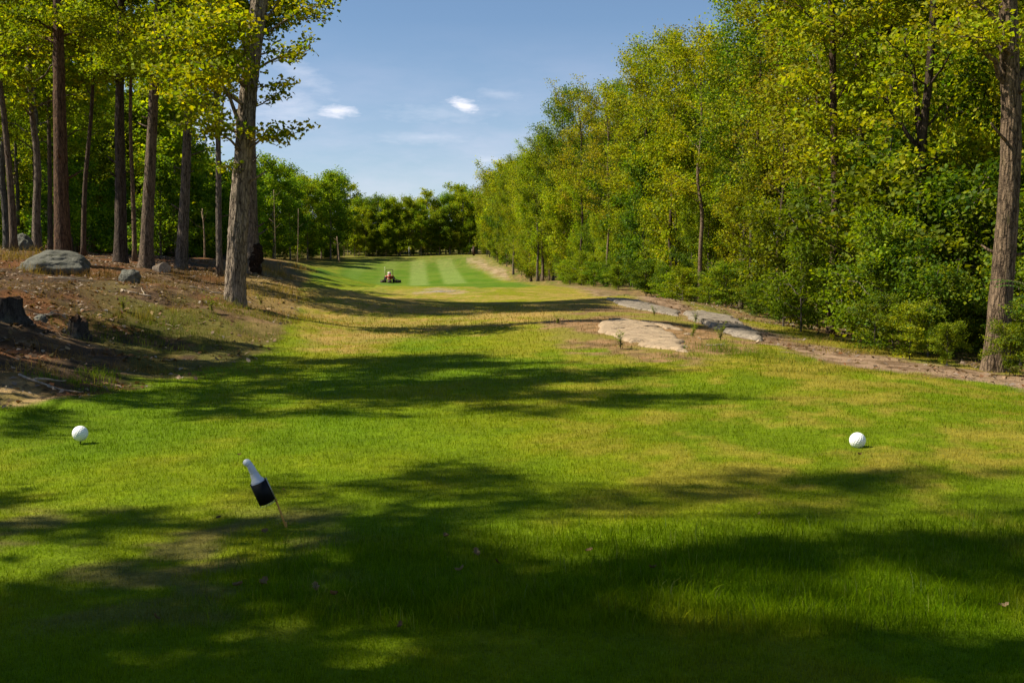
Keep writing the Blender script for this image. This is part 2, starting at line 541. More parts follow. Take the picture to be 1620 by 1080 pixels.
Z_SAND_R = P_((738, 410), (762, 409), (800, 425), (808, 443), (782, 436), (760, 424))
Z_BARE = P_((655, 461.5), (700, 459), (740, 461), (700, 463))
Z_WOODR = [tuple(float(v) for v in plan(np.array(x), np.array(y))) for x, y in
           [(8.9, 14), (8.7, 19), (8.7, 27), (8.5, 35), (7.6, 46), (6.2, 60), (4.2, 80), (1.4, 108), (-.3, 140), (-1.2, 165), (-5.5, 200), (-8, 219), (-60, 222), (-60, 700), (500, 700), (500, 14)]]

C = lambda *a: np.array(a)
LAWN, LAWN2 = C(.094, .156, .0012), C(.134, .180, .0015)
OLIVE, TAN, STRAW = C(.165, .165, .004), C(.27, .180, .036), C(.31, .205, .058)
DIRT, LITTER, PATHC, SANDC = C(.085, .047, .023), C(.055, .034, .019), C(.28, .185, .115), C(.42, .31, .20)
FAIRC, STRIPE = C(.060, .122, .003), C(.138, .190, .038)


def mixc(a, b, t):
    return a * (1 - t[..., None]) + b * t[..., None]


def zones(x, y):
    """albedo, grass weight, how tall the grass stands"""
    X, Y = plan(x, y)
    e = (fbm2(x * 1.3, y * 1.3, 21) - 0.5)
    e2 = (fbm2(x * 5, y * 5, 22, 3) - 0.5)
    wob = (e * 34 + e2 * 16) * np.clip((Y - 430) / 120, 0.12, 1.3)
    n1 = fbm2(x * 0.35, y * 0.35, 31); n2 = fbm2(x * 1.1, y * 1.1 * 0.6, 32); n3 = fbm2(x * 4.1, y * 3.3, 33, 4)
    col = mixc(np.broadcast_to(LAWN, x.shape + (3,)), LAWN2, sstep(.35, .65, n1 * .5 + n2 * .5))
    grass = np.ones(x.shape); tall = np.zeros(x.shape)
    # worn olive and tan patches, mostly on the right half of the tee
    side = sstep(-1.5, 3.2, x) * sstep(5.0, 8.0, y)
    dry = sstep(.48, .66, n2 * .5 + n3 * .5 + side * .09 + sstep(12, 22, y) * .04 - .055)
    col = mixc(col, OLIVE, sstep(.36, .66, n1 * .3 + n2 * .4 + n3 * .3 + side * .12 + sstep(14, 24, y) * .14 - .11) * .55 + .22 * side)
    col = mixc(col, TAN, dry * (.10 + .34 * side)); grass = grass * (1 - .35 * dry * side)
    # thin bare soil in the near left hollow
    scar = .75 * sstep(.50, .64, fbm2(x * 2.6, y * 3.4, 41)) * sstep(-.5, -1.4, x) * sstep(7.6, 7.0, y) * sstep(4.6, 5.2, y)
    col = mixc(col, C(.13, .085, .04), scar * .8); grass = grass * (1 - .8 * scar)
    tall = tall + sstep(4.7, 5.1, y + e * .5) * (1 - sstep(6.2, 7.0, y + e * .8 - x * .10)) * sstep(-2.0, -.6, x)

    col = col * (.72 + .56 * (.5 * n3 + .5 * fbm2(x * 9, y * 7, 35, 3)))[..., None]

    def lay(poly, w=9.0, k=1.0):
        return sstep(-w * k, w * k, sd_poly(X, Y, poly) + wob)
    far = sstep(17, 26, y)
    s = lay(Z_STRAW, 10); t_ = s * (.72 + .28 * sstep(.35, .6, n2))
    col = mixc(col, mixc(STRAW, OLIVE, sstep(.44, .62, n3 * .5 + n1 * .5)), t_ * .95)
    b = lay(Z_BROWN, 8); col = mixc(col, mixc(mixc(C(.27, .16, .075), C(.15, .095, .04), sstep(.40, .60, n3)), C(.18, .155, .025), sstep(.46, .62, n2)), b); grass = grass * (1 - .6 * b)
    col = mixc(col, SANDC * .7, lay(Z_BARE, 1.5, .6) * .6)
    # mown fairway with mower stripes running up the slope
    f = sstep(-1.5, 1.5, sd_poly(X, Y, Z_FAIR) + wob * .25)
    xx = x + (y - 150) * 0.087
    st = np.zeros(x.shape)
    for a0, b0, k0 in ((-14.1, -11.3, 1.0), (-9.5, -6.4, .95), (-18.5, -16.2, .3), (-23.5, -21, .25), (-28.5, -26, .2)):
        st = np.maximum(st, k0 * sstep(a0 - .3, a0 + .6, xx) * (1 - sstep(b0 - .6, b0 + .3, xx)) * (.75 + .5 * (n3 - .5) + .25))
    st = st * sstep(138, 142, y) * (1 - sstep(200, 206, y))
    fc = mixc(mixc(np.broadcast_to(FAIRC, x.shape + (3,)), C(.09, .142, .009), sstep(.4, .6, n1)), STRIPE, st)
    col = mixc(col, fc, f)
    sr = sstep(-1.5, 1.5, sd_poly(X, Y, Z_SAND_R) + wob * .25); col = mixc(col, mixc(SANDC * .9, C(.24, .16, .09), sstep(.42, .6, n2)), sr); grass = grass * (1 - sr)
    p = sstep(-5, 5, sd_poly(X, Y, Z_PATH) + wob * .55)
    col = mixc(col, mixc(PATHC, C(.115, .07, .036), sstep(.4, .6, n2 * .4 + n3 * .6)), p); grass = grass * (1 - .93 * p)
    wr = sstep(-5, 5, sd_poly(X, Y, Z_WOODR) + wob * .5)
    col = mixc(col, mixc(mixc(C(.15, .095, .045), C(.09, .10, .015), sstep(.4, .6, n2)), C(.22, .15, .055), sstep(.5, .65, n3)), wr); grass = grass * (1 - .75 * wr)
    bk = sstep(-7, 7, sd_poly(X, Y, Z_BANK) + wob * .8)
    bcol = mixc(np.broadcast_to(DIRT, x.shape + (3,)), LITTER, sstep(.4, .6, n2))
    bcol = mixc(bcol, C(.19, .12, .06), sstep(.55, .68, n3 * .6 + n1 * .4) * .8)
    rust = sstep(.52, .64, fbm2(x * .8, y * .8, 44)); bcol = mixc(bcol, C(.16, .06, .018), rust * .6)
    bcol = bcol * (.45 + 1.1 * fbm2(x * 7, y * 7, 49, 4))[..., None]
    green = sstep(.44, .56, fbm2(x * .7 + 4, y * .7, 47)) * np.exp(-((X - 300) / 150) ** 2 - ((Y - 566) / 40) ** 2) * 1.5
    green = np.clip(green, 0, 1)
    bcol = mixc(bcol, C(.10, .10, .015), green * .7)
    strw = np.clip(np.exp(-((X - 440) / 70) ** 2 - ((Y - 495) / 40) ** 2) * 1.3, 0, 1)
    bcol = mixc(bcol, C(.26, .175, .055), strw * .75)
    sl = sstep(-9, 9, sd_poly(X, Y, Z_SAND_L) + wob * .6); bcol = mixc(bcol, mixc(C(.33, .22, .10), C(.22, .16, .05), sstep(.45, .6, n2)), sl)
    col = mixc(col, bcol, bk)
    grass = grass * (1 - bk) + bk * np.clip(green * .8 + strw * .5, 0, 1) * (1 - sl)
    return col, grass, tall * (1 - bk), bk, np.clip(green + strw, 0, 1) * bk, strw * bk, f, p, wr


_col = zones(GX.ravel(), GY.ravel())[0]
_idx = np.arange(NX * NY).reshape(NY, NX)
_f = np.stack([_idx[:-1, :-1], _idx[:-1, 1:], _idx[1:, 1:], _idx[1:, :-1]], -1).reshape(-1, 4)
ground = link('ground', mesh_np('ground', np.stack([GX.ravel(), GY.ravel(), GZ.ravel()], -1), _f, M_GROUND, _col, True))
tag(ground, 'rolling golf course ground of turf, dry grass, dirt bank and path', 'ground', kind='structure')

# ------------------------------------------------------------------ grass
def blades(x, y, h, w, col, lean=0.35, rng=RNG):
    n = len(x)
    z = zt(x, y) - 0.006
    a = rng.uniform(0, 2 * np.pi, n)
    dx, dy = np.cos(a) * w * .5, np.sin(a) * w * .5
    la = rng.uniform(0, 2 * np.pi, n); ll = np.abs(rng.normal(0, lean, n)) * h
    v = np.empty((n, 3, 3))
    v[:, 0] = np.stack([x - dx, y - dy, z], -1); v[:, 1] = np.stack([x + dx, y + dy, z], -1)
    v[:, 2] = np.stack([x + np.cos(la) * ll, y + np.sin(la) * ll, z + h], -1)
    f = np.arange(n * 3).reshape(n, 3)
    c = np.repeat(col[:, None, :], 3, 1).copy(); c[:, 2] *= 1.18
    return v.reshape(-1, 3), f, c.reshape(-1, 3)


def bent(x, y, h, w, col, lean=0.5, rng=RNG, z0=None):
    """tall blades of two pieces that curve over"""
    n = len(x)
    z = (zt(x, y) if z0 is None else z0) - 0.01
    a = rng.uniform(0, 2 * np.pi, n)
    dx, dy = np.cos(a) * w * .5, np.sin(a) * w * .5
    la = rng.uniform(0, 2 * np.pi, n); ll = np.abs(rng.normal(0, lean, n)) * h
    m = .35
    v = np.empty((n, 5, 3))
    v[:, 0] = np.stack([x - dx, y - dy, z], -1); v[:, 1] = np.stack([x + dx, y + dy, z], -1)
    cx, cy = x + np.cos(la) * ll * m, y + np.sin(la) * ll * m
    v[:, 2] = np.stack([cx + dx * .8, cy + dy * .8, z + h * .62], -1); v[:, 3] = np.stack([cx - dx * .8, cy - dy * .8, z + h * .62], -1)
    v[:, 4] = np.stack([x + np.cos(la) * ll, y + np.sin(la) * ll, z + h * rng.uniform(.85, 1.0, n)], -1)
    i = np.arange(n)[:, None] * 5
    f4 = i + np.array([[0, 1, 2, 3]]); f3 = i + np.array([[3, 2, 4]])
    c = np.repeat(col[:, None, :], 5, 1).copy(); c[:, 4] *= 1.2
    return v.reshape(-1, 3), f4, f3, c.reshape(-1, 3)


def sample_view(n, d0, d1, margin=2.0, pw=2.0, rng=RNG):
    """points on the ground, thinning out with distance"""
    u = rng.uniform(0, 1, n)
    a = pw - 1
    d = (d0 ** -a + u * (d1 ** -a - d0 ** -a)) ** (-1 / a)
    half = d * 0.475 + margin
    return rng.uniform(-1, 1, n) * half, d


def jit(col, n, s=.22, rng=RNG):
    k = rng.normal(1, s, (n, 1)).clip(.45, 1.7); yel = rng.normal(0, .10, (n, 1))
    return np.clip(col * k * np.concatenate([1 + yel, 1 + yel * .3, 1 - yel], 1), .0008, .8)


x, y = sample_view(620000, 3.7, 40, 1.5, 2.0)
zc, gr, tl, bk, tuft, strw, fw, pth, wr = zones(x, y)
keep = (RNG.uniform(0, 1, len(x)) < gr * (1 - .85 * bk)) & (fw < .5)
x, y, zc, tl = x[keep], y[keep], zc[keep], tl[keep]
s = np.clip(y / 7.0, .9, 4.5)
h = RNG.uniform(.014, .036, len(x)) * (.65 + .7 * fbm2(x * 6, y * 6, 36, 3)) * s ** .62 * (1 + tl * .6); w = RNG.uniform(.0028, .0045, len(x)) * s
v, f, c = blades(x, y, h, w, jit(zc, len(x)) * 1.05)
lawn = link('lawn_grass', mesh_np('lawn_grass', v, f, M_BLADE, c))
tag(lawn, 'short sunlit turf of the tee and the rough beyond it', 'grass', kind='stuff')

# longer grass in the near hollow, with seed heads
x, y = sample_view(60000, 4.3, 7.6, 1.0, 2.0)
zc, gr, tl, *_ = zones(x, y)
keep = RNG.uniform(0, 1, len(x)) < tl * gr * (.25 + .75 * sstep(.40, .58, fbm2(x * 1.4, y * 1.4, 61)))
x, y, zc = x[keep], y[keep], zc[keep]
n = len(x)
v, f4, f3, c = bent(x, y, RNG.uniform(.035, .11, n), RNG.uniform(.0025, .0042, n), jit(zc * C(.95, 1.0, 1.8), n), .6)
heads = RNG.uniform(0, 1, n) < .05
hx, hy = x[heads], y[heads]; k = len(hx)
v2, f42, f32, c2 = bent(hx, hy, RNG.uniform(.07, .13, k), np.full(k, .0035), jit(np.tile(C(.15, .18, .04), (k, 1)), k), .35)
n1 = len(v)
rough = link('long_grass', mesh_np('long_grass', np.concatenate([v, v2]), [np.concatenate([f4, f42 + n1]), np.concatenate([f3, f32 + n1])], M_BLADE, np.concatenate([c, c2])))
tag(rough, 'longer shaded grass with seed heads in the near hollow', 'grass', kind='stuff')


def patch(cx, cy, rx, ry, n, h0, h1, col, lean=.75, wd=.006):
    """loose patch of tall blades around a plan point"""
    a = RNG.uniform(0, 2 * np.pi, n); r = RNG.uniform(0, 1, n) ** .6 * 1.15
    x = cx + np.cos(a) * r * rx; y = cy + np.sin(a) * r * ry
    k = fbm2(x * 3.2, y * 3.2, 71, 3) > RNG.normal(.48, .07, n)
    x, y = x[k], y[k]; n = len(x)
    cc = jit(np.tile(np.asarray(col), (n, 1)), n, .25)
    return bent(x, y, h0 * .6 + (h1 - h0 * .6) * RNG.uniform(0, 1, n) ** 1.8, RNG.uniform(.6, 1.2, n) * wd, cc, lean)


def merge_bent(parts):
    V, F4, F3, CC, o = [], [], [], [], 0
    for v, f4, f3, c in parts:
        V.append(v); F4.append(f4 + o); F3.append(f3 + o); CC.append(c); o += len(v)
    return np.concatenate(V), [np.concatenate(F4), np.concatenate(F3)], np.concatenate(CC)


def pp(px, py, rpx, ry, n, *a, **k):
    c = hit(px, py); return patch(c[0], c[1], rpx * c[1] / FPX, ry, n, *a, **k)


GREEN_T, STRAW_T, RUST_T = (.12, .17, .008), (.22, .155, .05), (.135, .08, .03)
parts = [pp(1130, 556, 45, 1.0, 700, .08, .34, GREEN_T, .8), pp(1180, 562, 40, .9, 700, .06, .30, GREEN_T, .8), pp(1240, 570, 60, .8, 900, .05, .22, (.15, .18, .03), .8), pp(1105, 565, 50, .7, 500, .04, .14, (.11, .15, .012), .9),
         pp(1320, 588, 90, .7, 900, .04, .11, (.13, .14, .02), .8), pp(1160, 575, 90, .8, 900, .03, .10, (.12, .15, .012), .9),
         pp(1000, 549, 60, .35, 500, .02, .09, (.17, .15, .02), .9), pp(1070, 562, 40, .3, 400, .02, .10, (.15, .16, .02), .9), pp(960, 505, 30, .4, 300, .03, .1, STRAW_T, .9), pp(1120, 520, 60, .5, 500, .03, .12, STRAW_T, .9),
         pp(1290, 545, 60, .8, 500, .1, .3, STRAW_T), pp(1360, 560, 60, .6, 500, .1, .25, (.22, .17, .03))]
v, f, c = merge_bent(parts)
tag(link('tall_grass', mesh_np('tall_grass', v, f, M_BLADE, c)), 'tall green grass growing beside the path below the rock slabs', 'grass', kind='stuff')
parts = [pp(230, 535, 120, 1.6, 3600, .08, .28, (.095, .12, .015)), pp(330, 520, 110, 1.4, 3600, .06, .24, (.12, .14, .015)), pp(390, 492, 70, 1.0, 2400, .06, .22, (.15, .16, .02)),
         pp(120, 608, 70, .5, 1600, .04, .15, (.13, .19, .015)), pp(155, 598, 30, .4, 700, .06, .18, (.14, .2, .015)), pp(20, 650, 60, .3, 700, .03, .08, (.12, .17, .01)),
         pp(280, 612, 40, .5, 500, .04, .1, (.09, .13, .01))]
v, f, c = merge_bent(parts)
tag(link('bank_grass', mesh_np('bank_grass', v, f, M_BLADE, c)), 'sparse green grass growing on the brown dirt bank', 'grass', kind='stuff')
parts = [pp(425, 428, 30, 1.2, 900, .2, .7, STRAW_T, wd=.014), pp(455, 440, 35, 1.5, 1000, .1, .4, STRAW_T, wd=.012), pp(440, 465, 50, 2.0, 2400, .08, .3, (.27, .20, .05), wd=.010),
         pp(170, 438, 70, 1.3, 1500, .1, .42, RUST_T, wd=.010), pp(20, 410, 40, 1.8, 1400, .2, .6, STRAW_T, wd=.012), pp(60, 432, 40, .8, 600, .1, .35, STRAW_T, wd=.01),
         pp(320, 440, 50, 2.0, 1400, .1, .4, RUST_T, wd=.012), pp(215, 505, 20, .6, 500, .15, .45, (.17, .14, .03), wd=.008), pp(470, 425, 30, 2, 600, .2, .7, (.26, .17, .06), wd=.02),
         pp(300, 470, 90, 2.2, 2200, .05, .22, (.20, .14, .05), wd=.008), pp(100, 470, 120, 2.2, 2000, .05, .2, (.17, .11, .045), wd=.008), pp(250, 590, 140, .9, 1500, .04, .15, (.18, .13, .04)), pp(450, 500, 40, 2.0, 1500, .05, .2, (.24, .17, .05), wd=.008), pp(60, 590, 80, .7, 900, .06, .22, (.24, .17, .06)), pp(150, 575, 100, .9, 900, .06, .25, (.19, .11, .04))]
v, f, c = merge_bent(parts)
tag(link('dry_grass', mesh_np('dry_grass', v, f, M_BLADE, c)), 'dry straw coloured grass on the bank among the trunks', 'grass', kind='stuff')

# ------------------------------------------------------------------ leaf litter on the bank and under the woods
n = 70000
x = RNG.uniform(-24, 14, n); y = 11 + 45 * RNG.uniform(0, 1, n) ** 1.6
zc, gr, tl, bk, tuft, strw, fw, pth, wr = zones(x, y)
keep = RNG.uniform(0, 1, n) < np.clip(bk * (1 - tuft * .55) + .30 * pth + .5 * wr, 0, 1) * (.25 + .75 * sstep(.30, .55, fbm2(x * .8, y * .8, 77)))
x, y = x[keep], y[keep]; n = len(x)
sz = RNG.uniform(.022, .07, n); a = RNG.uniform(0, 2 * np.pi, n); z = zt(x, y)
tilt = RNG.normal(0, .35, (n, 2))
d1 = np.stack([np.cos(a), np.sin(a), tilt[:, 0]], -1) * sz[:, None]; d2 = np.stack([-np.sin(a), np.cos(a), tilt[:, 1]], -1) * sz[:, None] * .6
ctr = np.stack([x, y, z + .015], -1)
v = np.stack([ctr - d1, ctr + d2 + [0, 0, .012], ctr + d1, ctr - d2 + [0, 0, .012]], 1).reshape(-1, 3)
pal = np.array([(.15, .10, .065), (.22, .155, .11), (.09, .05, .028), (.26, .20, .15), (.15, .065, .025)])
c = np.repeat(jit(pal[RNG.integers(0, 5, n)], n, .25)[:, None], 4, 1).reshape(-1, 3)
tag(link('leaf_litter', mesh_np('leaf_litter', v, np.arange(n * 4).reshape(n, 4), M_DEADLEAF, c)), 'dead brown leaves strewn over the bank and wood floor', 'leaf litter', kind='stuff')

# ------------------------------------------------------------------ trees
def bez(S, Cc, E, n):
    t = np.linspace(0, 1, n)[:, None]
    return (1 - t) ** 2 * S + 2 * t * (1 - t) * Cc + t ** 2 * E


class Tree:
    def __init__(self, seed):
        self.rng = np.random.default_rng(seed); self.roll = .9; self.wood = Acc(); self.cl = []; self.clr = []

    def trunk(self, P, r0, r1, sides=10, flare=1.35, rough=0.0, seed=1, taper=.8):
        P = np.asarray(P, float)
        # resample evenly
        seg = np.r_[0, np.cumsum(np.linalg.norm(np.diff(P, axis=0), axis=1))]
        n = max(8, int(seg[-1] / (.16 if rough else .7)))
        s = np.linspace(0, seg[-1], n)
        Q = np.stack([np.interp(s, seg, P[:, k]) for k in range(3)], -1)
        k = max(1, int(n * .06))
        ker = np.ones(2 * k + 1) / (2 * k + 1)
        if n > 6 * k:
            Q = np.stack([np.convolve(np.pad(Q[:, i], k, mode='reflect', reflect_type='odd'), ker, 'valid') for i in range(3)], -1)
        t = s / seg[-1]
        r = r0 + (r1 - r0) * t ** taper
        r = r * (1 + (flare - 1) * np.exp(-s / (r0 * 1.6)))
        v, f, f3 = tube(Q, r, sides, True)
        if rough:
            m = n * sides
            ang = np.tile(np.arange(sides), n) / sides; zz = np.repeat(s, sides)
            ca, sa = np.cos(ang * 2 * np.pi), np.sin(ang * 2 * np.pi)
            q = np.stack([ca * 3.4, sa * 3.4, zz * .75], -1)
            ridge = 1 - np.abs(fbm3(q * 1.6, seed, 3) * 2 - 1) * 2.2
            fine = fbm3(np.stack([ca * 9, sa * 9, zz * 4], -1), seed + 5, 3) - .5
            lobes = np.exp(-zz / (r0 * 1.3)) * (.5 + .5 * np.cos(ang * 2 * np.pi * 5 + seed)) * .5
            dr = rough * (ridge * .6 + fine * 1.0) + r0 * lobes * .8
            rad = (v[:m] - np.repeat(Q, sides, 0)); rad /= np.linalg.norm(rad, axis=1)[:, None] + 1e-9
            v[:m] += rad * dr[:, None]
        b = self.wood.n
        self.wood.add(v, f); self.wood.f3.append(f3 + b)
        self.Q, self.r, self.t = Q, r, t
        return self

    def at_t(self, t):
        return np.array([np.interp(t, self.t, self.Q[:, k]) for k in range(3)]), float(np.interp(t, self.t, self.r))

    def limb(self, S, E, r0, arch=.15, leaf_from=.35, nsub=5, sub_len=.38, spread=.28, dens=1.0, twigs=True, flat=.4):
        g = self.rng
        S = np.asarray(S, float); E = np.asarray(E, float); L = np.linalg.norm(E - S)
        Cc = S + (E - S) * .5 + np.array([0, 0, arch * L]) + g.normal(0, .06, 3) * L
        P = bez(S, Cc, E, 8); P[1:-1] += g.normal(0, .018 * L, (6, 3))
        add_tube(self.wood, P, np.linspace(r0, max(.008, r0 * .18), 8), 6, cap=False)
        for k in range(nsub):
            t = leaf_from + (1 - leaf_from) * (k + g.uniform(0, .9)) / nsub
            i = t * 7; i0 = int(min(6, i)); A = P[i0] + (P[i0 + 1] - P[i0]) * (i - i0)
            T = P[i0 + 1] - P[i0]; T /= np.linalg.norm(T) + 1e-9
            side = np.cross(T, [0, 0, 1.0]); side /= np.linalg.norm(side) + 1e-9
            upv = np.cross(side, T); th = g.uniform(-1, 1) * self.roll
            d = T * g.uniform(.4, .9) + (side * math.cos(th) * g.choice([-1, 1]) + upv * math.sin(th)) * g.uniform(.5, 1.1) + np.array([0, 0, g.uniform(-.1, .4)])
            d /= np.linalg.norm(d)
            l = L * sub_len * g.uniform(.6, 1.2) * (1.15 - .5 * t)
            B = A + d * l + np.array([0, 0, g.uniform(-.08, .12) * l])
            Q = bez(A, A + d * l * .5 + np.array([0, 0, .1 * l]), B, 5)
            if twigs: add_tube(self.wood, Q, np.linspace(max(.012, r0 * .35), .006, 5), 4, cap=False)
            m = max(2, int(l / (spread * .8)))
            for q in np.linspace(.25, 1.05, m):
                self.cl.append(A + (B - A) * q + g.normal(0, spread * .3, 3) * [1, 1, flat]); self.clr.append(spread * g.uniform(.7, 1.25) * dens)
        for q in np.linspace(max(.5, leaf_from), 1, max(2, int(L * .5 / spread))):
            i = q * 7; i0 = int(min(6, i)); self.cl.append(P[i0] + (P[i0 + 1] - P[i0]) * (i - i0) + g.normal(0, spread * .35, 3) * [1, 1, flat]); self.clr.append(spread * dens)

    def leaves(self, n, size, colors, flat=.42, droop=.35, cull=None, yel=.14):
        """n leaves scattered about the twig points; colours chosen per spray so that light and dark clumps form"""
        g = self.rng
        cl = np.array(self.cl); cr = np.array(self.clr)
        if cull is not None:
            k = cull(cl); cl, cr = cl[k], cr[k]
        p = cr ** 2; p /= p.sum()
        idx = g.choice(len(cl), n, p=p)
        off = g.normal(0, 1, (n, 3)) * cr[idx][:, None] * [1, 1, flat]
        pos = cl[idx] + off
        nrm = np.stack([g.normal(0, .7, n), g.normal(0, .7, n), np.abs(g.normal(.8, .35, n))], -1)
        nrm /= np.linalg.norm(nrm, axis=1)[:, None]
        a = g.normal(0, 1, (n, 3)); a[:, 2] -= droop
        a -= nrm * (a * nrm).sum(1)[:, None]; a /= np.linalg.norm(a, axis=1)[:, None] + 1e-9
        b = np.cross(nrm, a)
        s = size * g.uniform(.65, 1.3, n)[:, None]
        fold = nrm * s * .10
        v = np.stack([pos - a * s * .5, pos + b * s * .40 + fold, pos + a * s * .55 - nrm * s * .08, pos - b * s * .40 + fold], 1).reshape(-1, 3)
        f = np.arange(n * 4).reshape(n, 4)
        # two triangles folded on the midrib
        f = np.concatenate([f[:, [0, 1, 2]], f[:, [0, 2, 3]]])
        colors = np.asarray(colors, float)
        cc = colors[g.integers(0, len(colors), len(cl))]
        cc = cc * g.normal(1, .16, (len(cl), 1)).clip(.6, 1.5)
        c = jit(cc[idx], n, .20, g)
        c = np.repeat(c[:, None], 4, 1).reshape(-1, 3)
        return v, f, c


YEL = [(0.266, 0.282, 0.006), (0.220, 0.260, 0.006), (0.312, 0.300, 0.007), (0.190, 0.246, 0.007)]
MID = [(0.165, 0.222, 0.006), (0.142, 0.202, 0.006), (0.200, 0.236, 0.006), (0.118, 0.170, 0.006)]
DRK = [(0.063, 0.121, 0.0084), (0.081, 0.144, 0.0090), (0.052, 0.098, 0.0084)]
OLV = [(0.220, 0.205, 0.010), (0.245, 0.222, 0.010), (0.190, 0.205, 0.009), (0.255, 0.215, 0.014)]


def crown_profile(kind, u):
    if kind == 'column': return .35 + .65 * np.sin(np.pi * min(1, .12 + u * .88)) ** .8
    if kind == 'cone': return (1 - u) ** .75 * .95 + .08
    return np.sin(np.pi * min(1, (.14 + .84 * u))) ** .65


def gen_tree(seed, H, base, spread, colors, nleaf, leaf, kind='round', nl=26, r0=.2, lean=(0, 0), sides=9, spr=.34, clear=False, nsub=6, rise=.55, flat=.42, wob=.02, jl=(.72, 1.15), roll=1.4):
    """returns trunk mesh, crown mesh"""
    T = Tree(seed); g = T.rng; T.roll = roll
    n = 9; zz = np.linspace(-.35, H * .93, n)
    P = np.stack([lean[0] * (zz / H) ** 1.2 * (zz > 0) if False else lean[0] * np.clip(zz / H, 0, 1) ** 1.2 + np.r_[0, 0, g.normal(0, wob * H * .3, n - 2)],
                  lean[1] * np.clip(zz / H, 0, 1) ** 1.2 + np.r_[0, 0, g.normal(0, wob * H * .3, n - 2)], zz], -1)
    T.trunk(P, r0, .03, sides, 1.5)
    for k in range(nl):
        u = (k + g.uniform(.1, .9)) / nl
        h = base + (H * .97 - base) * u * .93
        S, rr = T.at_t(np.clip((h + .35) / (H * .93 + .35), 0, 1))
        az = k * 2.399 + g.normal(0, .4)
        L = spread * crown_profile(kind, u) * g.uniform(*jl)
        up = L * (rise * g.uniform(.4, 1.25) * (.55 + .9 * u))
        E = S + np.array([math.cos(az) * L, math.sin(az) * L, up])
        if E[2] > H: E[2] = S[2] + max(.1, H - S[2]) * g.uniform(.4, 1.0)
        T.limb(S, E, max(.018, rr * .42), g.uniform(-.02, .16), .3 if base > 2 else .12, nsub, .42, spr, flat=flat)
    v, f, c = T.leaves(nleaf, leaf, colors, flat)
    wm = T.wood
    fs = ([np.concatenate(wm.f4)] if wm.f4 else []) + ([np.concatenate(wm.f3)] if wm.f3 else [])
    tm = mesh_np('trunk', np.concatenate(wm.v), fs, M_BARK, None, True)
    cm = mesh_np('crown', v, f, M_LEAF, c)
    return tm, cm


LIB = {}
def lib(key, **kw):
    LIB[key] = (gen_tree(**kw), kw['H'])


# tall woodland trees, seen from 25 to 100 m
lib('tall_a', seed=11, H=18, base=4.5, spread=3.3, colors=YEL + MID[:1], nleaf=17000, leaf=.14, nl=34, r0=.20, rise=.85, flat=.85, spr=.26, jl=(.6, 1.2))
lib('tall_b', seed=12, H=18, base=3.5, spread=2.7, colors=MID + YEL[:1], nleaf=17000, leaf=.14, nl=36, r0=.18, kind='column', rise=1.0, flat=.85, spr=.26, jl=(.6, 1.2))
lib('tall_c', seed=13, H=18, base=5.0, spread=3.4, colors=MID[:2] + DRK, nleaf=17000, leaf=.14, nl=32, r0=.22, rise=.9, flat=.85, spr=.26, jl=(.6, 1.2))
lib('tall_d', seed=14, H=18, base=3.5, spread=2.6, colors=OLV + YEL[:2], nleaf=12500, leaf=.13, nl=32, r0=.16, kind='column', rise=1.1, flat=.85, spr=.26, jl=(.6, 1.2))
lib('stem_a', seed=15, H=17, base=6.0, spread=3.0, colors=YEL + MID[:1], nleaf=12000, leaf=.13, nl=24, r0=.17, rise=.9, flat=.7, spr=.24, jl=(.55, 1.2), wob=.03)
lib('stem_b', seed=16, H=16, base=5.0, spread=2.4, colors=YEL[:2] + OLV, nleaf=9000, leaf=.13, nl=24, r0=.11, rise=1.1, flat=.7, spr=.24, kind='column', jl=(.55, 1.2), wob=.035)
# saplings and edge trees leafy to the ground
lib('edge_a', seed=21, H=8, base=.6, spread=2.1, colors=YEL + MID[:2], nleaf=15000, leaf=.115, nl=27, r0=.07, kind='column', spr=.18, nsub=5, jl=(.55, 1.3), rise=1.1, flat=.85)
lib('edge_b', seed=22, H=8, base=.4, spread=1.9, colors=MID + YEL[:2], nleaf=14000, leaf=.115, nl=27, r0=.06, kind='cone', spr=.18, nsub=5, jl=(.55, 1.3), rise=1.0, flat=.85)
lib('edge_c', seed=23, H=8, base=.8, spread=2.0, colors=OLV[:2] + YEL, nleaf=12000, leaf=.115, nl=27, r0=.07, kind='round', spr=.18, nsub=5, jl=(.55, 1.3), rise=1.2, flat=.85)
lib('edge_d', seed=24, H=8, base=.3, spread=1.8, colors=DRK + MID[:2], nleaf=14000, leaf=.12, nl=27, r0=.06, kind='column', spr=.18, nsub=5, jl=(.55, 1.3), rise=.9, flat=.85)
# leafy undergrowth close to the viewer
lib('bush_a', seed=31, H=3.2, base=.15, spread=1.35, colors=YEL[:2] + MID, nleaf=6500, leaf=.095, nl=17, r0=.03, spr=.15, nsub=5, rise=.7, flat=.5, wob=.06, jl=(.45, 1.35))
lib('bush_b', seed=32, H=3.2, base=.15, spread=1.5, colors=MID + DRK[:2], nleaf=6500, leaf=.095, nl=17, r0=.03, spr=.15, nsub=5, rise=.6, flat=.5, wob=.06, jl=(.45, 1.35))
# far trees
lib('far_a', seed=41, H=14, base=1.4, jl=(.5, 1.35), spread=3.0, colors=MID + YEL[:1], nleaf=11000, leaf=.23, nl=26, r0=.16, spr=.33, rise=.8, flat=.6)
lib('far_b', seed=42, H=14, base=1.8, jl=(.5, 1.35), spread=2.6, colors=MID[:2] + DRK[:2], nleaf=11000, leaf=.23, nl=26, r0=.16, spr=.33, kind='column', rise=.9, flat=.6)
lib('far_c', seed=43, H=14, base=2.2, jl=(.5, 1.35), spread=2.5, colors=YEL[:2] + MID[:2], nleaf=6000, leaf=.27, nl=26, r0=.14, spr=.33, kind='column', rise=1.0, flat=.6)
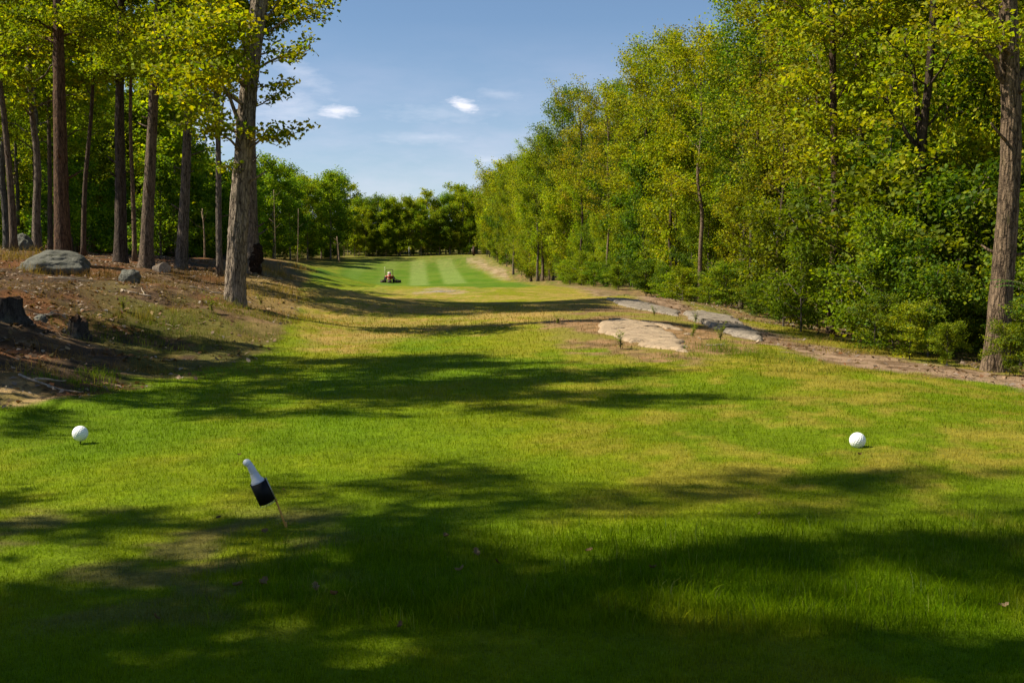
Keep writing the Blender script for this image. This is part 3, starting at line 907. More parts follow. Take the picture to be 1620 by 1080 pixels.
# the woods on the bank: high crowns over bare stems
lib('high_a', seed=51, H=17, base=5.5, spread=3.8, colors=YEL[:2] + MID, nleaf=14000, leaf=.16, nl=24, r0=.20, jl=(.55, 1.25), spr=.3)
lib('high_b', seed=52, H=17, base=5.0, spread=3.4, colors=MID + YEL[:2], nleaf=13000, leaf=.16, nl=24, r0=.17, jl=(.55, 1.25), spr=.3)
lib('shade_a', seed=55, H=17, base=5.5, spread=3.8, colors=YEL[:2] + MID, nleaf=15000, leaf=.16, nl=26, r0=.20, jl=(.5, 1.35), spr=.25)
lib('shade_b', seed=56, H=17, base=5.0, spread=3.6, colors=MID + YEL[:2], nleaf=15000, leaf=.16, nl=26, r0=.17, jl=(.5, 1.35), spr=.25)
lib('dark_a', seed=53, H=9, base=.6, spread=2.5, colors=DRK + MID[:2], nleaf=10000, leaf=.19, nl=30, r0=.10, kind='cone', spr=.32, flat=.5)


def put(key, x, y, H, label, cat='tree', group=None, name=None, tint=(1, 1, 1), rz=None, wide=1.0, bark=(1, 1, 1)):
    (tm, cm), h0 = LIB[key]
    root = empty(name or 'woodland_tree', (x, y, z1(x, y)), label, cat, group, RNG.uniform(0, 6.28) if rz is None else rz)
    s = H / h0
    root.scale = (s * wide, s * wide, s)
    t = link('trunk', tm, root); c = link('crown', cm, root)
    t.color = (*bark, 1); c.color = (*tint, 1)
    return root


def rtint(lo=.8, hi=1.2):
    k = RNG.uniform(lo, hi); w_ = RNG.uniform(-.15, .07)
    return (k * (1 + w_), k, k * (1 - w_))


# ---- right wood
RE = np.array([(14, 10.4), (17, 10.2), (21, 10.0), (28, 10.9), (35, 11.2), (45, 10.6), (60, 8.9), (80, 6.4), (110, 2.9), (140, .6), (165, -.8), (200, -5.0), (222, -8)])
def redge(d): return float(np.interp(d, RE[:, 0], RE[:, 1]))

ZONES_R = [(0, 30, 'near the leaning trunk at right'), (30, 37, 'right of the grey crest rocks'), (37, 48, 'just behind the grey crest rocks'),
           (48, 62, 'behind the dark streaked crest rock'), (62, 85, 'midway along the right-hand wood'), (85, 120, 'far along the right-hand wood'), (120, 150, 'nearer than the sandy bank'), (150, 260, 'beside the sandy bank')]
def zone_r(d):
    for a, b, t in ZONES_R:
        if a <= d < b: return t
    return ZONES_R[-1][2]
LOOK = {'tall_a': 'tall yellow-green maple', 'tall_b': 'tall slender mid-green tree', 'tall_c': 'tall dark green broad tree', 'tall_d': 'tall thin olive-leaved tree',
        'stem_a': 'bare-stemmed yellow-green maple', 'stem_b': 'slender bare-stemmed olive tree', 'edge_a': 'yellow-green leafy young tree', 'edge_b': 'pointed bright green leafy young tree', 'edge_c': 'olive-yellow leafy young tree', 'edge_d': 'dark green leafy young tree',
        'bush_a': 'yellow-green leafy bush', 'bush_b': 'deep green leafy bush', 'far_a': 'mid-green round-topped tree', 'far_b': 'dark green narrow tree', 'far_c': 'thin olive-leaved tree',
        'high_a': 'bright-leaved tree with a high crown', 'high_b': 'green tree with a high crown', 'dark_a': 'dark low-branched evergreen-looking tree'}

d = 27.0
while d < 212:
    step = 1.9 + d * .016
    key = RNG.choice(['edge_a', 'edge_b', 'edge_c', 'edge_d'], p=[.36, .26, .24, .14])
    H = RNG.choice([RNG.uniform(2.0, 3.6), RNG.uniform(4.5, 8.8)], p=[.3, .7]) * (1 + d / 400)
    put(key, redge(d) + RNG.uniform(-.1, .7) + .9, d + RNG.uniform(-.4, .4), H, f'{LOOK[key]} {zone_r(d)}', 'tree', 'young trees along the right-hand wood edge', 'young_tree', rtint(.65, 1.3), wide=RNG.uniform(.62, 1.0))
    if RNG.uniform() < .65:
        key = RNG.choice(['edge_a', 'edge_b', 'edge_c', 'edge_d'], p=[.36, .22, .22, .2])
        put(key, redge(d) + RNG.uniform(2.2, 4.2), d + RNG.uniform(-1, 1), H * RNG.uniform(1.1, 1.5), f'{LOOK[key]} {zone_r(d)}', 'tree', 'young trees along the right-hand wood edge', 'young_tree', rtint(.65, 1.3))
    d += step
for row, (o0, o1, gap) in enumerate([(1.6, 4.6, 3.0), (6, 10, 4.0), (12, 16, 5.5), (19, 25, 7)]):
    d = 27.0 + row * 1.3
    while d < 222:
        key = RNG.choice(['tall_a', 'tall_b', 'tall_c', 'tall_d'], p=[.36, .26, .16, .22])
        hh = RNG.uniform(11.5, 16.2) if d < 120 else RNG.uniform(13, 16.5)
        put(key, redge(d) + RNG.uniform(o0, o1), d + RNG.uniform(-1, 1), hh + row * .4, f'{LOOK[key]} {zone_r(d)}', 'tree', 'tall trees of the right-hand wood', 'woodland_tree', rtint(.6, 1.25), bark=rtint(.8, 1.3))
        d += gap * (1 + d / 160) * RNG.uniform(.8, 1.2)
for px, dd, hh, key, lab in [(905, 100, 17.9, 'tall_c', 'tallest dark green tree with a ragged top along the right-hand wood'), (975, 93, 17.2, 'tall_b', 'tall slim tree right of the tallest dark green tree'), (1065, 70, 16.6, 'tall_d', 'tall olive tree breaking the skyline of the right-hand wood'),
                              (850, 113, 14.8, 'tall_b', 'tree left of the tallest dark green tree'), (812, 152, 16.5, 'tall_b', 'spreading tree at the left end of the right-hand wood skyline')]:
    put(key, (px - CX) / FPX * dd, dd, hh, lab, 'tree', None, 'woodland_tree', (1, 1, 1))
for i, dd in enumerate((29.5, 33, 37.5, 41, 46, 50, 56, 63, 70, 79, 90, 101, 114, 128)):
    key = ('stem_a', 'stem_b')[(i * 7 // 3) % 2]
    put(key, redge(dd) + RNG.uniform(-.1, .9), dd, RNG.uniform(13.5, 16.5), f'{LOOK[key]} in front of the leaves {zone_r(dd)}', 'tree', 'bare stems along the right-hand wood edge', 'woodland_tree', rtint(.85, 1.15), bark=(.5, .42, .36) if i % 3 else (1.3, 1.15, 1.0))
# undergrowth near the leaning trunk
for px, dd, hh, key in [(1385, 24.5, 3.0, 'bush_a'), (1415, 23.6, 2.4, 'bush_b'), (1468, 22.6, 1.8, 'bush_b'), (1500, 22.4, 1.9, 'bush_b'), (1398, 26.5, 4.2, 'bush_a'),
                        (1440, 30, 4.2, 'bush_b'), (1515, 25, 4.2, 'bush_b'), (1356, 33, 4.6, 'bush_a'), (1420, 30, 5.4, 'bush_b'), (1500, 29.5, 5.2, 'bush_b'), (1570, 24.5, 3.4, 'bush_b'), (1615, 21.5, 2.2, 'bush_b'),
                        (1620, 26, 4.4, 'bush_b'), (1680, 22, 3.4, 'bush_b'), (1268, 30.5, 2.6, 'bush_a'), (1240, 33, 3.6, 'bush_a'), (1440, 21.3, 1.1, 'bush_a'), (1385, 22.6, 1.2, 'bush_b'), (1500, 20.3, .8, 'bush_a'), (1740, 25, 4.6, 'bush_a'), (1600, 18.6, .9, 'bush_a'), (1650, 18.0, 1.2, 'bush_b')]:
    r_ = ray(px, 500)
    put(key, r_[0] * dd, dd, hh, f"{LOOK[key]} {'low at the path edge' if hh < 1.5 else 'head high' if hh < 3 else 'taller than a person'} beside the leaning trunk on the right", 'bush', 'undergrowth around the leaning trunk', 'bush', rtint(.6, .85) if dd > 25 else rtint(.75, 1.05), wide=RNG.uniform(.9, 1.15))  # bushes farther back get a darker leaf tint, standing in for shaded gaps

for i in range(46):
    dd = 24 + 75 * (i / 46) ** 1.3 + RNG.uniform(-.5, .5)
    key = RNG.choice(['bush_a', 'bush_b'])
    put(key, redge(dd) + RNG.uniform(-.9, .7), dd, RNG.uniform(.45, 1.5) * (1 + dd / 120), f"{LOOK[key]} at the foot of the trees {zone_r(dd)}", 'bush', 'low plants along the right-hand wood edge', 'bush', rtint(.7, 1.2), wide=RNG.uniform(1, 1.4))

# ---- far wood across the end of the fairway and down its left side
for row, dy in enumerate((0, 5, 11)):
    xx = -34.0
    while xx < -5:
        key = RNG.choice(['far_a', 'far_b', 'far_c'], p=[.45, .3, .25])
        base = 223 + dy
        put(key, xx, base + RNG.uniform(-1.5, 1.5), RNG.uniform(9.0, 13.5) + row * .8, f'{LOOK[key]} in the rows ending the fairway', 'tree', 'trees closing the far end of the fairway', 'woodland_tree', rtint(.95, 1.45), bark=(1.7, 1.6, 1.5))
        xx += RNG.uniform(2.0, 3.0) * (1 + .25 * row)
LE = np.array([(58, -17.5), (75, -21), (95, -29), (115, -35), (140, -39.5), (165, -41), (185, -37), (203, -32), (225, -33)])
for row, o in enumerate((0, 3, 7, 12)):
    d = 84.0 + row
    while d < 216:
        key = RNG.choice(['far_a', 'far_b', 'far_c', 'edge_b'], p=[.42, .3, .13, .15])
        x_ = float(np.interp(d, LE[:, 0], LE[:, 1])) - o - RNG.uniform(0, 1.5)
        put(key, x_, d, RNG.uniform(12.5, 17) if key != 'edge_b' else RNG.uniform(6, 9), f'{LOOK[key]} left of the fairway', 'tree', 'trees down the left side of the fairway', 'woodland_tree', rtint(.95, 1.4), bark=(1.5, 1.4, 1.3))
        d += RNG.uniform(3.5, 5.0) * (1 + d / 200)

xx = -31.0
while xx < -7:
    key = RNG.choice(['edge_a', 'edge_b', 'edge_c', 'far_a'])
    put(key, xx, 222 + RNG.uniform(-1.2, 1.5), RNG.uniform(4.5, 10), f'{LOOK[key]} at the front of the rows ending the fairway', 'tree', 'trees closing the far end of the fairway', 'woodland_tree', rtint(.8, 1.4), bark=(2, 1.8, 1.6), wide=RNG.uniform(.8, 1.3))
    xx += RNG.uniform(1.3, 2.6)
for dy, h0, h1 in ((2, 1.8, 3.2), (8, 3.5, 5.5), (17, 6, 9)):
    xx = -48.0
    while xx < 4:
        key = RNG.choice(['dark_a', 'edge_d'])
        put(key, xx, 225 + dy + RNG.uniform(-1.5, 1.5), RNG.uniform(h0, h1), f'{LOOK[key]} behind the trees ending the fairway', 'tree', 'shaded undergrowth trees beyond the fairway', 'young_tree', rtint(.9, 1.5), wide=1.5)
        xx += RNG.uniform(2.6, 3.6)
for o, h0, h1 in ((1.5, 1.5, 3), (4, 2.5, 4.5), (13, 5, 8)):
    d = 88.0
    while d < 220:
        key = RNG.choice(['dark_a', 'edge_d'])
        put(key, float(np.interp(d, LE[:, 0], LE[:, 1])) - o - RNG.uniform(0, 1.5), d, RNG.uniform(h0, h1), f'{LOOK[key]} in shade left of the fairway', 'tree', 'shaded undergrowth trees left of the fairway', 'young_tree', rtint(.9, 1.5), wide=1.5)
        d += RNG.uniform(4, 5.5)

# ---- woods behind the bank, left; most crown tints raised in place of light inside
def fill_left(n, d0, d1, p0, p1, keys, h0, h1, lab, grp, tint=(.75, 1.1), sep=2.4):
    pts = []
    tries = 0
    while len(pts) < n and tries < n * 60:
        tries += 1
        dd = RNG.uniform(d0, d1); px = RNG.uniform(p0, p1)
        x_ = (px - CX) / FPX * dd
        if any((x_ - a) ** 2 + (dd - b) ** 2 < sep * sep for a, b in pts): continue
        pts.append((x_, dd))
        key = RNG.choice(keys)
        put(key, x_, dd, RNG.uniform(h0, h1), f'{LOOK[key]} {lab}', 'tree', grp, 'woodland_tree', rtint(*tint), bark=rtint(.7, 1.1))
fill_left(19, 47, 82, -260, 120, ['high_a', 'high_b', 'high_a'], 12, 18, 'in the shady wood behind the boulder', 'trees of the shady left-hand wood', (1.0, 1.5))
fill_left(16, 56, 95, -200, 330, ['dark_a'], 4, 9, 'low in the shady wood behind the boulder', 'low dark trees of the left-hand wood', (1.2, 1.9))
fill_left(9, 84, 112, 235, 400, ['far_a', 'far_b', 'edge_d', 'dark_a'], 7, 9.5, 'far back between the bank trunks', 'back rows of the left-hand wood', (1.2, 1.8))
fill_left(18, 84, 112, -120, 230, ['far_a', 'far_b', 'edge_d', 'dark_a'], 9.5, 12.5, 'far back in the left-hand wood', 'back rows of the left-hand wood', (1.2, 1.8))
fill_left(12, 112, 130, -250, 360, ['dark_a', 'far_b'], 8, 10.5, 'at the very back of the left-hand wood', 'back rows of the left-hand wood', (.6, .9), 4)


# ---- the trees that stand out
def hero(name, label, pts, d, wpx, top_h, limbs, nleaf, leaf, colors, group=None, bark=(1, 1, 1), tint=(1, 1, 1), auto=None, rough=.0, mat=None, sides=14, seed=1, fork=None, r1=.05, flare=1.35, extra=None):
    """pts: outline of the stem as (px, py) from the foot up, at distance d; the stem carries on above the frame to top_h"""
    W = [at(px, py, d) for px, py in pts]
    foot = W[0].copy(); foot[2] = z1(foot[0], foot[1]) - .25
    W = [foot] + [w for w in W[1:]]
    dirv = (W[-1] - W[-2]); dirv = dirv / dirv[2]
    zt_ = W[-1][2]
    while zt_ < top_h - 1.5:
        step = 2.0; W.append(W[-1] + dirv * step * [.85, .85, 1] + RNG.normal(0, .05, 3)); zt_ = W[-1][2]
    W = np.array(W); org = np.array([foot[0], foot[1], z1(foot[0], foot[1])])
    T = Tree(seed); r0 = wpx * d / FPX / 2
    T.trunk(W - org, r0, r1, sides, flare, rough, seed)
    Hh = top_h - org[2]
    zs = T.Q[:, 2]
    def onstem(zv):
        i = int(np.clip(np.searchsorted(zs, zv), 0, len(zs) - 1)); return T.Q[i], T.r[i]
    for L in limbs:           # (py on the stem, (px, py, depth offset) of the tip, options)
        zs0 = at(0, L[0], d)[2] - org[2]
        S, rr = onstem(zs0)
        E = at(L[1][0], L[1][1], d + L[1][2]) - org
        kw = dict(L[2]) if len(L) > 2 else {}
        T.limb(S, E, kw.pop('r', rr * .32), **kw)
    if auto:
        b, spread, nl, kind = auto
        g = T.rng
        for k in range(nl):
            u = (k + g.uniform(.1, .9)) / nl
            S, rr = onstem(b + (Hh * .97 - b) * u * .95)
            az = k * 2.399 + g.normal(0, .4); Lh = spread * crown_profile(kind, u) * g.uniform(.7, 1.15)
            E = S + np.array([math.cos(az) * Lh, math.sin(az) * Lh, Lh * g.uniform(.15, .75)])
            T.limb(S, E, max(.02, rr * .36), g.uniform(0, .15), .3, 6, .42, .34)
    for k in range(5):        # broken limb stubs
        S, rr = onstem(T.rng.uniform(1.2, 8)); az_ = T.rng.uniform(2.4, 7.0); l_ = T.rng.uniform(.12, .5)
        dv = np.array([math.cos(az_), math.sin(az_), T.rng.uniform(.1, .6)])
        add_tube(T.wood, np.array([S + dv * rr * .6, S + dv * (rr + l_ * .5), S + dv * (rr + l_) + [0, 0, .03]]), [rr * .22, rr * .15, rr * .09], 7)
    root = empty(name, org, label, 'tree', group)
    t = T.wood.build('trunk', mat or M_BARK, root); t.color = (*bark, 1)
    if extra: extra(T, root, org)
    v, f, c = T.leaves(nleaf, leaf, colors)
    cr = link('crown', mesh_np('crown', v, f, M_LEAF, c), root); cr.color = (*tint, 1)
    return root


SP = dict(spread=.24, nsub=6, sub_len=.4, leaf_from=.25)
# F: the big leaning maple on the bank
hero('maple_tree', 'big leaning maple with shaggy grey bark standing alone on the bank by the lawn', [(370, 480), (373, 430), (377, 340), (385, 240), (395, 120), (412, 0)], 28, 28, 17,
     [(262, (352, 60, -.6), dict(r=.07, spread=.2, nsub=3, leaf_from=.6, arch=.05)), (245, (300, 195, -1.2), dict(spread=.2, nsub=6, leaf_from=.35, sub_len=.4, r=.04)), (230, (282, 150, .5), SP), (180, (250, 110, -1.5), SP), (150, (300, 60, -1), SP), (120, (255, 30, 1), SP), (100, (330, 10, -1.5), SP),
      (60, (290, -40, 0), SP), (215, (330, 215, -1), dict(spread=.16, nsub=4, r=.03)), (270, (345, 268, -.6), dict(spread=.14, nsub=3, r=.02)), (140, (345, 110, -2.2), SP), (60, (350, 40, -2.4), SP),
      (228, (478, 206, -.4), dict(spread=.15, nsub=5, leaf_from=.3, sub_len=.35, r=.03, arch=-.02)), (232, (440, 222, -.8), dict(spread=.14, nsub=4, r=.02, leaf_from=.3)), (190, (446, 150, .2), dict(spread=.12, nsub=4, r=.025, leaf_from=.45)),
      (150, (452, 135, -.6), dict(spread=.13, nsub=3, r=.02, leaf_from=.4)), (112, (492, 78, -.3), dict(spread=.15, nsub=5, r=.04, leaf_from=.3)), (95, (465, 85, .6), dict(spread=.15, nsub=4, r=.03, leaf_from=.3)), (70, (515, 8, -.5), dict(spread=.16, nsub=5, r=.04, leaf_from=.4)), (50, (480, -10, .5), dict(spread=.18, nsub=5, r=.04, leaf_from=.3)),
      (20, (500, -60, 0), dict(spread=.2, nsub=5, r=.05))],
     17000, .115, YEL[:3] + MID[:2], rough=.07, mat=M_BARKH, sides=56, seed=101, auto=(11.0, 2.2, 9, 'round'), r1=.12, flare=1.25, tint=(1.1, 1.05, 1))


def rot_base(T, root, org):
    """the dark torn hollow at the foot"""
    a = Acc(); g = np.random.default_rng(5)
    n, sd = 16, 22
    P = np.array([[.05 + .03 * math.sin(i * .7), -.10, -.15 + i * .085] for i in range(n)])
    r = .23 * (1 - .35 * np.abs(np.linspace(-1, 1, n)) ** 1.5)
    v, f, f3 = tube(P, r, sd)
    v[:n * sd] += (fbm3(v[:n * sd] * 6, 3)[:, None] - .5) * .42 * np.array([1, 1, .6])
    a.add(v, f); a.f3.append(f3)
    o = a.build('rotten_hollow', M_ROT, root)
    o['label'] = 'dark rotten hollow at the foot of the trunk'


hero('maple_tree', 'upright trunk with a torn rotten hollow at its foot behind the big leaning maple', [(404, 436), (400, 390), (398, 330), (397, 240), (398, 120), (400, 0)], 42, 21, 17,
     [(120, (330, 60, 0), SP), (100, (440, 30, 1), SP), (60, (360, 0, 1), SP)], 10000, .14, YEL[:2] + MID[:2], sides=24, seed=102, auto=(8.5, 2.2, 9, 'round'), rough=.03, flare=1.1, bark=(1.25, 1.2, 1.1), extra=rot_base)
hero('maple_tree', 'slim twin-stemmed tree just left of the big leaning maple', [(348, 434), (346, 380), (346, 300), (345, 200), (343, 120), (344, 0)], 38, 11, 15,
     [(232, (326, 60, -.4), dict(r=.10, spread=.22, nsub=3, leaf_from=.55, arch=.02)), (215, (372, 120, .3), dict(r=.04, spread=.2, nsub=4)), (180, (300, 170, -1), SP), (150, (385, 90, 1), SP), (110, (310, 40, -1), SP), (60, (290, 10, 1), SP), (150, (330, 120, -2), SP)],
     10400, .11, YEL, sides=12, seed=103, auto=(9, 2.0, 7, 'round'))
hero('maple_tree', 'straight grey trunk with a small fork right of the leaning bank trunk', [(286, 428), (289, 380), (293, 300), (297, 200), (299, 100), (302, 0)], 42, 19, 17,
     [(195, (262, 118, .5), dict(r=.035, spread=.1, nsub=3, leaf_from=.7)), (190, (330, 150, -.5), dict(r=.03, spread=.14, nsub=3, leaf_from=.5)), (120, (250, 70, -2), SP), (95, (335, 40, 1), SP), (60, (240, 20, 0), SP), (110, (290, 80, -2.5), SP)],
     18000, .11, YEL + MID[:1], sides=22, seed=104, auto=(8.5, 2.6, 10, 'round'), rough=.025)
hero('maple_tree', 'trunk leaning slightly to the right with root flare in the middle of the bank', [(231, 424), (232, 380), (236, 300), (241, 200), (245, 110), (252, 0)], 38, 21, 17,
     [(130, (200, 100, -1), SP), (115, (285, 95, -1.5), SP), (95, (190, 40, 0), SP), (70, (280, 30, -1), SP), (120, (240, 105, -2.5), SP)],
     20000, .11, YEL + MID[:1], sides=22, seed=105, auto=(7.4, 3.0, 12, 'round'), rough=.03, bark=(.95, .85, .75), flare=1.7)
hero('maple_tree', 'dark upright trunk with spreading roots left of the middle of the bank', [(190, 418), (191, 380), (191, 300), (189, 200), (190, 110), (192, 0)], 41, 20, 18,
     [(140, (150, 110, -1), SP), (130, (228, 110, -2), SP), (95, (140, 60, 1), SP), (70, (230, 40, 0), SP), (115, (180, 100, -3), SP)],
     20000, .11, MID + YEL[:2], sides=22, seed=106, auto=(7.4, 3.2, 13, 'round'), rough=.028, bark=(.5, .45, .42), flare=1.7)
hero('maple_tree', 'thick mossy red-brown trunk rising behind the grey boulder', [(100, 412), (99, 380), (97, 300), (95, 200), (93, 100), (92, 0)], 36, 26, 19,
     [(60, (20, 20, -1), SP), (40, (160, 30, -1.5), SP), (75, (40, 60, 1), SP), (60, (150, 70, 1), SP)],
     20000, .11, MID + YEL[:2], sides=26, seed=107, auto=(8.8, 3.2, 12, 'round'), rough=.032, bark=(.72, .50, .36))
hero('maple_tree', 'thin dark crooked stem between the mossy trunk and its neighbour', [(132, 412), (132, 370), (134, 290), (142, 210), (147, 150), (147, 60)], 46, 9, 13,
     [(160, (110, 120, 0), SP), (150, (185, 120, -1), SP), (120, (120, 70, 0), SP)], 9000, .15, YEL + MID[:1], seed=108, auto=(7.5, 2.6, 9, 'round'), bark=(.6, .5, .42))
hero('maple_tree', 'thin pale brown stem between the dark trunk and the leaning bank trunk', [(213, 418), (213, 380), (210, 300), (206, 210), (207, 110), (208, 0)], 46, 8, 14,
     [(130, (185, 110, 0), SP), (110, (235, 90, -1), SP)], 5200, .18, MID + YEL[:1], seed=109, auto=(8, 2.4, 8, 'round'), bark=(1.1, .9, .7))
hero('maple_tree', 'leaning grey stem at the far left of the wood', [(22, 396), (20, 340), (15, 270), (9, 205), (0, 130), (-12, 40)], 42, 13, 15,
     [(150, (40, 130, -1), SP), (120, (-40, 100, 0), SP), (100, (60, 90, 1), SP)], 7000, .18, YEL + MID[:2], seed=110, auto=(7.4, 3.0, 10, 'round'), bark=(.9, .8, .7))
hero('maple_tree', 'dark slim stem left of the mossy trunk', [(80, 400), (79, 360), (79, 300), (78, 220), (76, 120), (76, 20)], 52, 9, 15,
     [(140, (40, 120, -1), SP), (120, (110, 110, -1), SP)], 6000, .19, MID + YEL[:1], seed=111, auto=(7.0, 2.8, 9, 'round'), bark=(.6, .52, .45))
hero('maple_tree', 'dark slim stem second from the left behind the boulder', [(57, 398), (56, 350), (55, 280), (53, 220), (52, 120), (52, 20)], 56, 8, 15,
     [(140, (20, 110, -1), SP)], 6000, .19, YEL + MID[:1], seed=112, auto=(7.0, 2.8, 9, 'round'), bark=(.55, .48, .42))

# right-hand trunks that stand out
hero('maple_tree', 'big leaning grey trunk rising out of the frame at the right edge of the path', [(1571, 592), (1577, 540), (1585, 460), (1592, 370), (1598, 280), (1602, 200), (1597, 110), (1594, 0)], 19.5, 35, 16,
     [(150, (1500, 40, -.5), dict(r=.06, spread=.2, nsub=6, leaf_from=.35)), (135, (1640, 20, .5), SP), (150, (1662, 60, 0), dict(r=.10, spread=.2, nsub=4)), (90, (1470, 60, 1), dict(r=.04, spread=.2, nsub=6, leaf_from=.3)), (60, (1480, -30, 0), SP), (100, (1540, 60, -1.2), SP), (60, (1520, 10, 1.5), SP)],
     12000, .085, YEL + OLV[:2], rough=.035, mat=M_BARKH, sides=48, seed=121, auto=(7.2, 2.8, 10, 'round'), bark=(.62, .54, .46), flare=1.25, r1=.07)
hero('maple_tree', 'dark forked trunk rising from the bushes left of the leaning right edge trunk', [(1454, 560), (1454, 480), (1456, 380), (1456, 300), (1458, 220), (1470, 130), (1476, 40)], 27, 17, 16,
     [(255, (1395, 150, 0), dict(r=.07, spread=.24, nsub=6, leaf_from=.4)), (230, (1430, 60, 1), dict(r=.09, spread=.24, nsub=5, leaf_from=.5)), (270, (1520, 220, -.5), dict(r=.04, spread=.22, nsub=6)), (210, (1530, 130, 0), SP), (160, (1400, 60, -1), SP), (150, (1520, 60, -1), SP), (280, (1410, 260, -1.2), SP)],
     9500, .125, YEL[:3] + MID[:2], sides=16, seed=122, auto=(8, 3.0, 12, 'round'), bark=(.35, .3, .27), rough=.015)
hero('maple_tree', 'straight brown trunk standing free among the yellow-green leaves at the right', [(1315, 520), (1316, 460), (1321, 380), (1322, 300), (1320, 230), (1318, 150), (1317, 60)], 31, 15, 16,
     [(235, (1270, 180, -1), SP), (225, (1360, 190, -1), SP), (250, (1290, 250, -1.5), SP), (180, (1260, 120, 0), SP), (170, (1370, 110, -.5), SP), (270, (1350, 275, -1.2), dict(spread=.2, nsub=5)), (130, (1280, 40, -1), SP), (100, (1350, 30, -1), SP)],
     10500, .135, YEL + OLV[:1], sides=16, seed=123, auto=(7.5, 3.0, 12, 'round'), bark=(.7, .55, .45), rough=.012)
hero('maple_tree', 'pale trunk close behind the dark forked trunk at the right', [(1470, 540), (1471, 420), (1472, 300), (1473, 200), (1474, 80)], 33, 13, 16,
     [(200, (1440, 110, 0), SP), (160, (1520, 90, 0), SP)], 7000, .15, YEL[:2] + MID, sides=12, seed=124, auto=(7, 3.0, 11, 'round'), bark=(1, .85, .7))
hero('maple_tree', 'dark trunk half hidden by leaves between the brown trunk and the forked trunk', [(1364, 520), (1364, 400), (1364, 320), (1362, 250), (1362, 100)], 36, 12, 16,
     [(200, (1330, 130, 0), SP), (160, (1400, 90, 0), SP)], 7000, .16, YEL[:2] + MID, sides=12, seed=125, auto=(7, 3.0, 11, 'round'), bark=(.35, .3, .26))

# ---- trees just outside the frame that shade the tee
for i, (x_, y_, H, key, wd, lab) in enumerate([
        (-14.5, 15.6, 17, 'shade_a', .85, 'bright-leaved tree at the left end of the bank, shading the far half of the tee'),
        (-16.0, 18.6, 17, 'shade_b', .85, 'green tree behind the one shading the far half of the tee'),
        (-13.2, 13.0, 17, 'shade_a', .52, 'slim bright tree nearest the lawn among those shading the tee'),
        (-11.8, 3.4, 16, 'shade_b', .66, 'green tree left of the viewer shading the near hollow'),
        (-12.4, 6.3, 22, 'shade_a', .42, 'bright-leaved tree left of the viewer beside the tee'),
        (-9.8, 1.6, 18, 'shade_a', .85, 'bright-leaved tree left of the viewer, nearest the foreground'),
        (-9.0, 3.1, 13.5, 'shade_b', .60, 'narrow green tree left of the viewer beside the near hollow'),
        (-14, .6, 19, 'shade_b', .95, 'tall green tree behind the viewer to the left')]):
    put(key, x_, y_, H, lab, 'tree', 'trees shading the tee', 'woodland_tree', (1, 1, 1), rz=i * 1.3, wide=wd)

# ------------------------------------------------------------------ rocks, stumps, wood
def ico(sub):
    import bmesh
    bm = bmesh.new(); bmesh.ops.create_icosphere(bm, subdivisions=sub, radius=1.0)
    bm.verts.index_update()
    v = np.array([w.co[:] for w in bm.verts]); f = np.array([[q.index for q in p.verts] for p in bm.faces]); bm.free()
    return v, f


def boulder(px, py, d, rx, ry, rz_, seed, label, sink=.25, mat=M_BOULDER, rot=0.0):
    v, f = ico(6)
    p = v.copy()
    k = 1 + (fbm3(p * 1.1 + seed * 7, seed, 3) - .5) * .75 + (fbm3(p * 3.5 + seed, seed + 3, 5) - .5) * .20
    p = p * k[:, None]
    # broken flat facets
    g = np.random.default_rng(seed)
    for _ in range(7):
        nn = g.normal(0, 1, 3); nn /= np.linalg.norm(nn); lim = g.uniform(.72, .92)
        dd = p @ nn; p -= nn * np.maximum(dd - lim, 0)[:, None] * .6
    p = p * [rx, ry, rz_]
    x_ = (px - CX) / FPX * d
    o = link('boulder', mesh_np('boulder', p, f, mat, None, True), None, (x_, d, z1(x_, d) + rz_ * (1 - sink * 2) * .5))
    o.rotation_euler.z = rot
    return tag(o, label, 'boulder')


boulder(83, 434, 31, 1.0, .8, .50, 6, 'large low grey granite boulder lying on the bank before the mossy trunk', .28)
boulder(207, 450, 28.5, .30, .28, .30, 5, 'small brown grey rock half buried on the bank', .2)
boulder(38, 396, 45, .42, .4, .55, 8, 'pale upright rock in the dry grass at the far left', .2)
boulder(63, 492, 20.5, .13, .11, .10, 9, 'fist sized pale stone beside the dark old stump', .2)


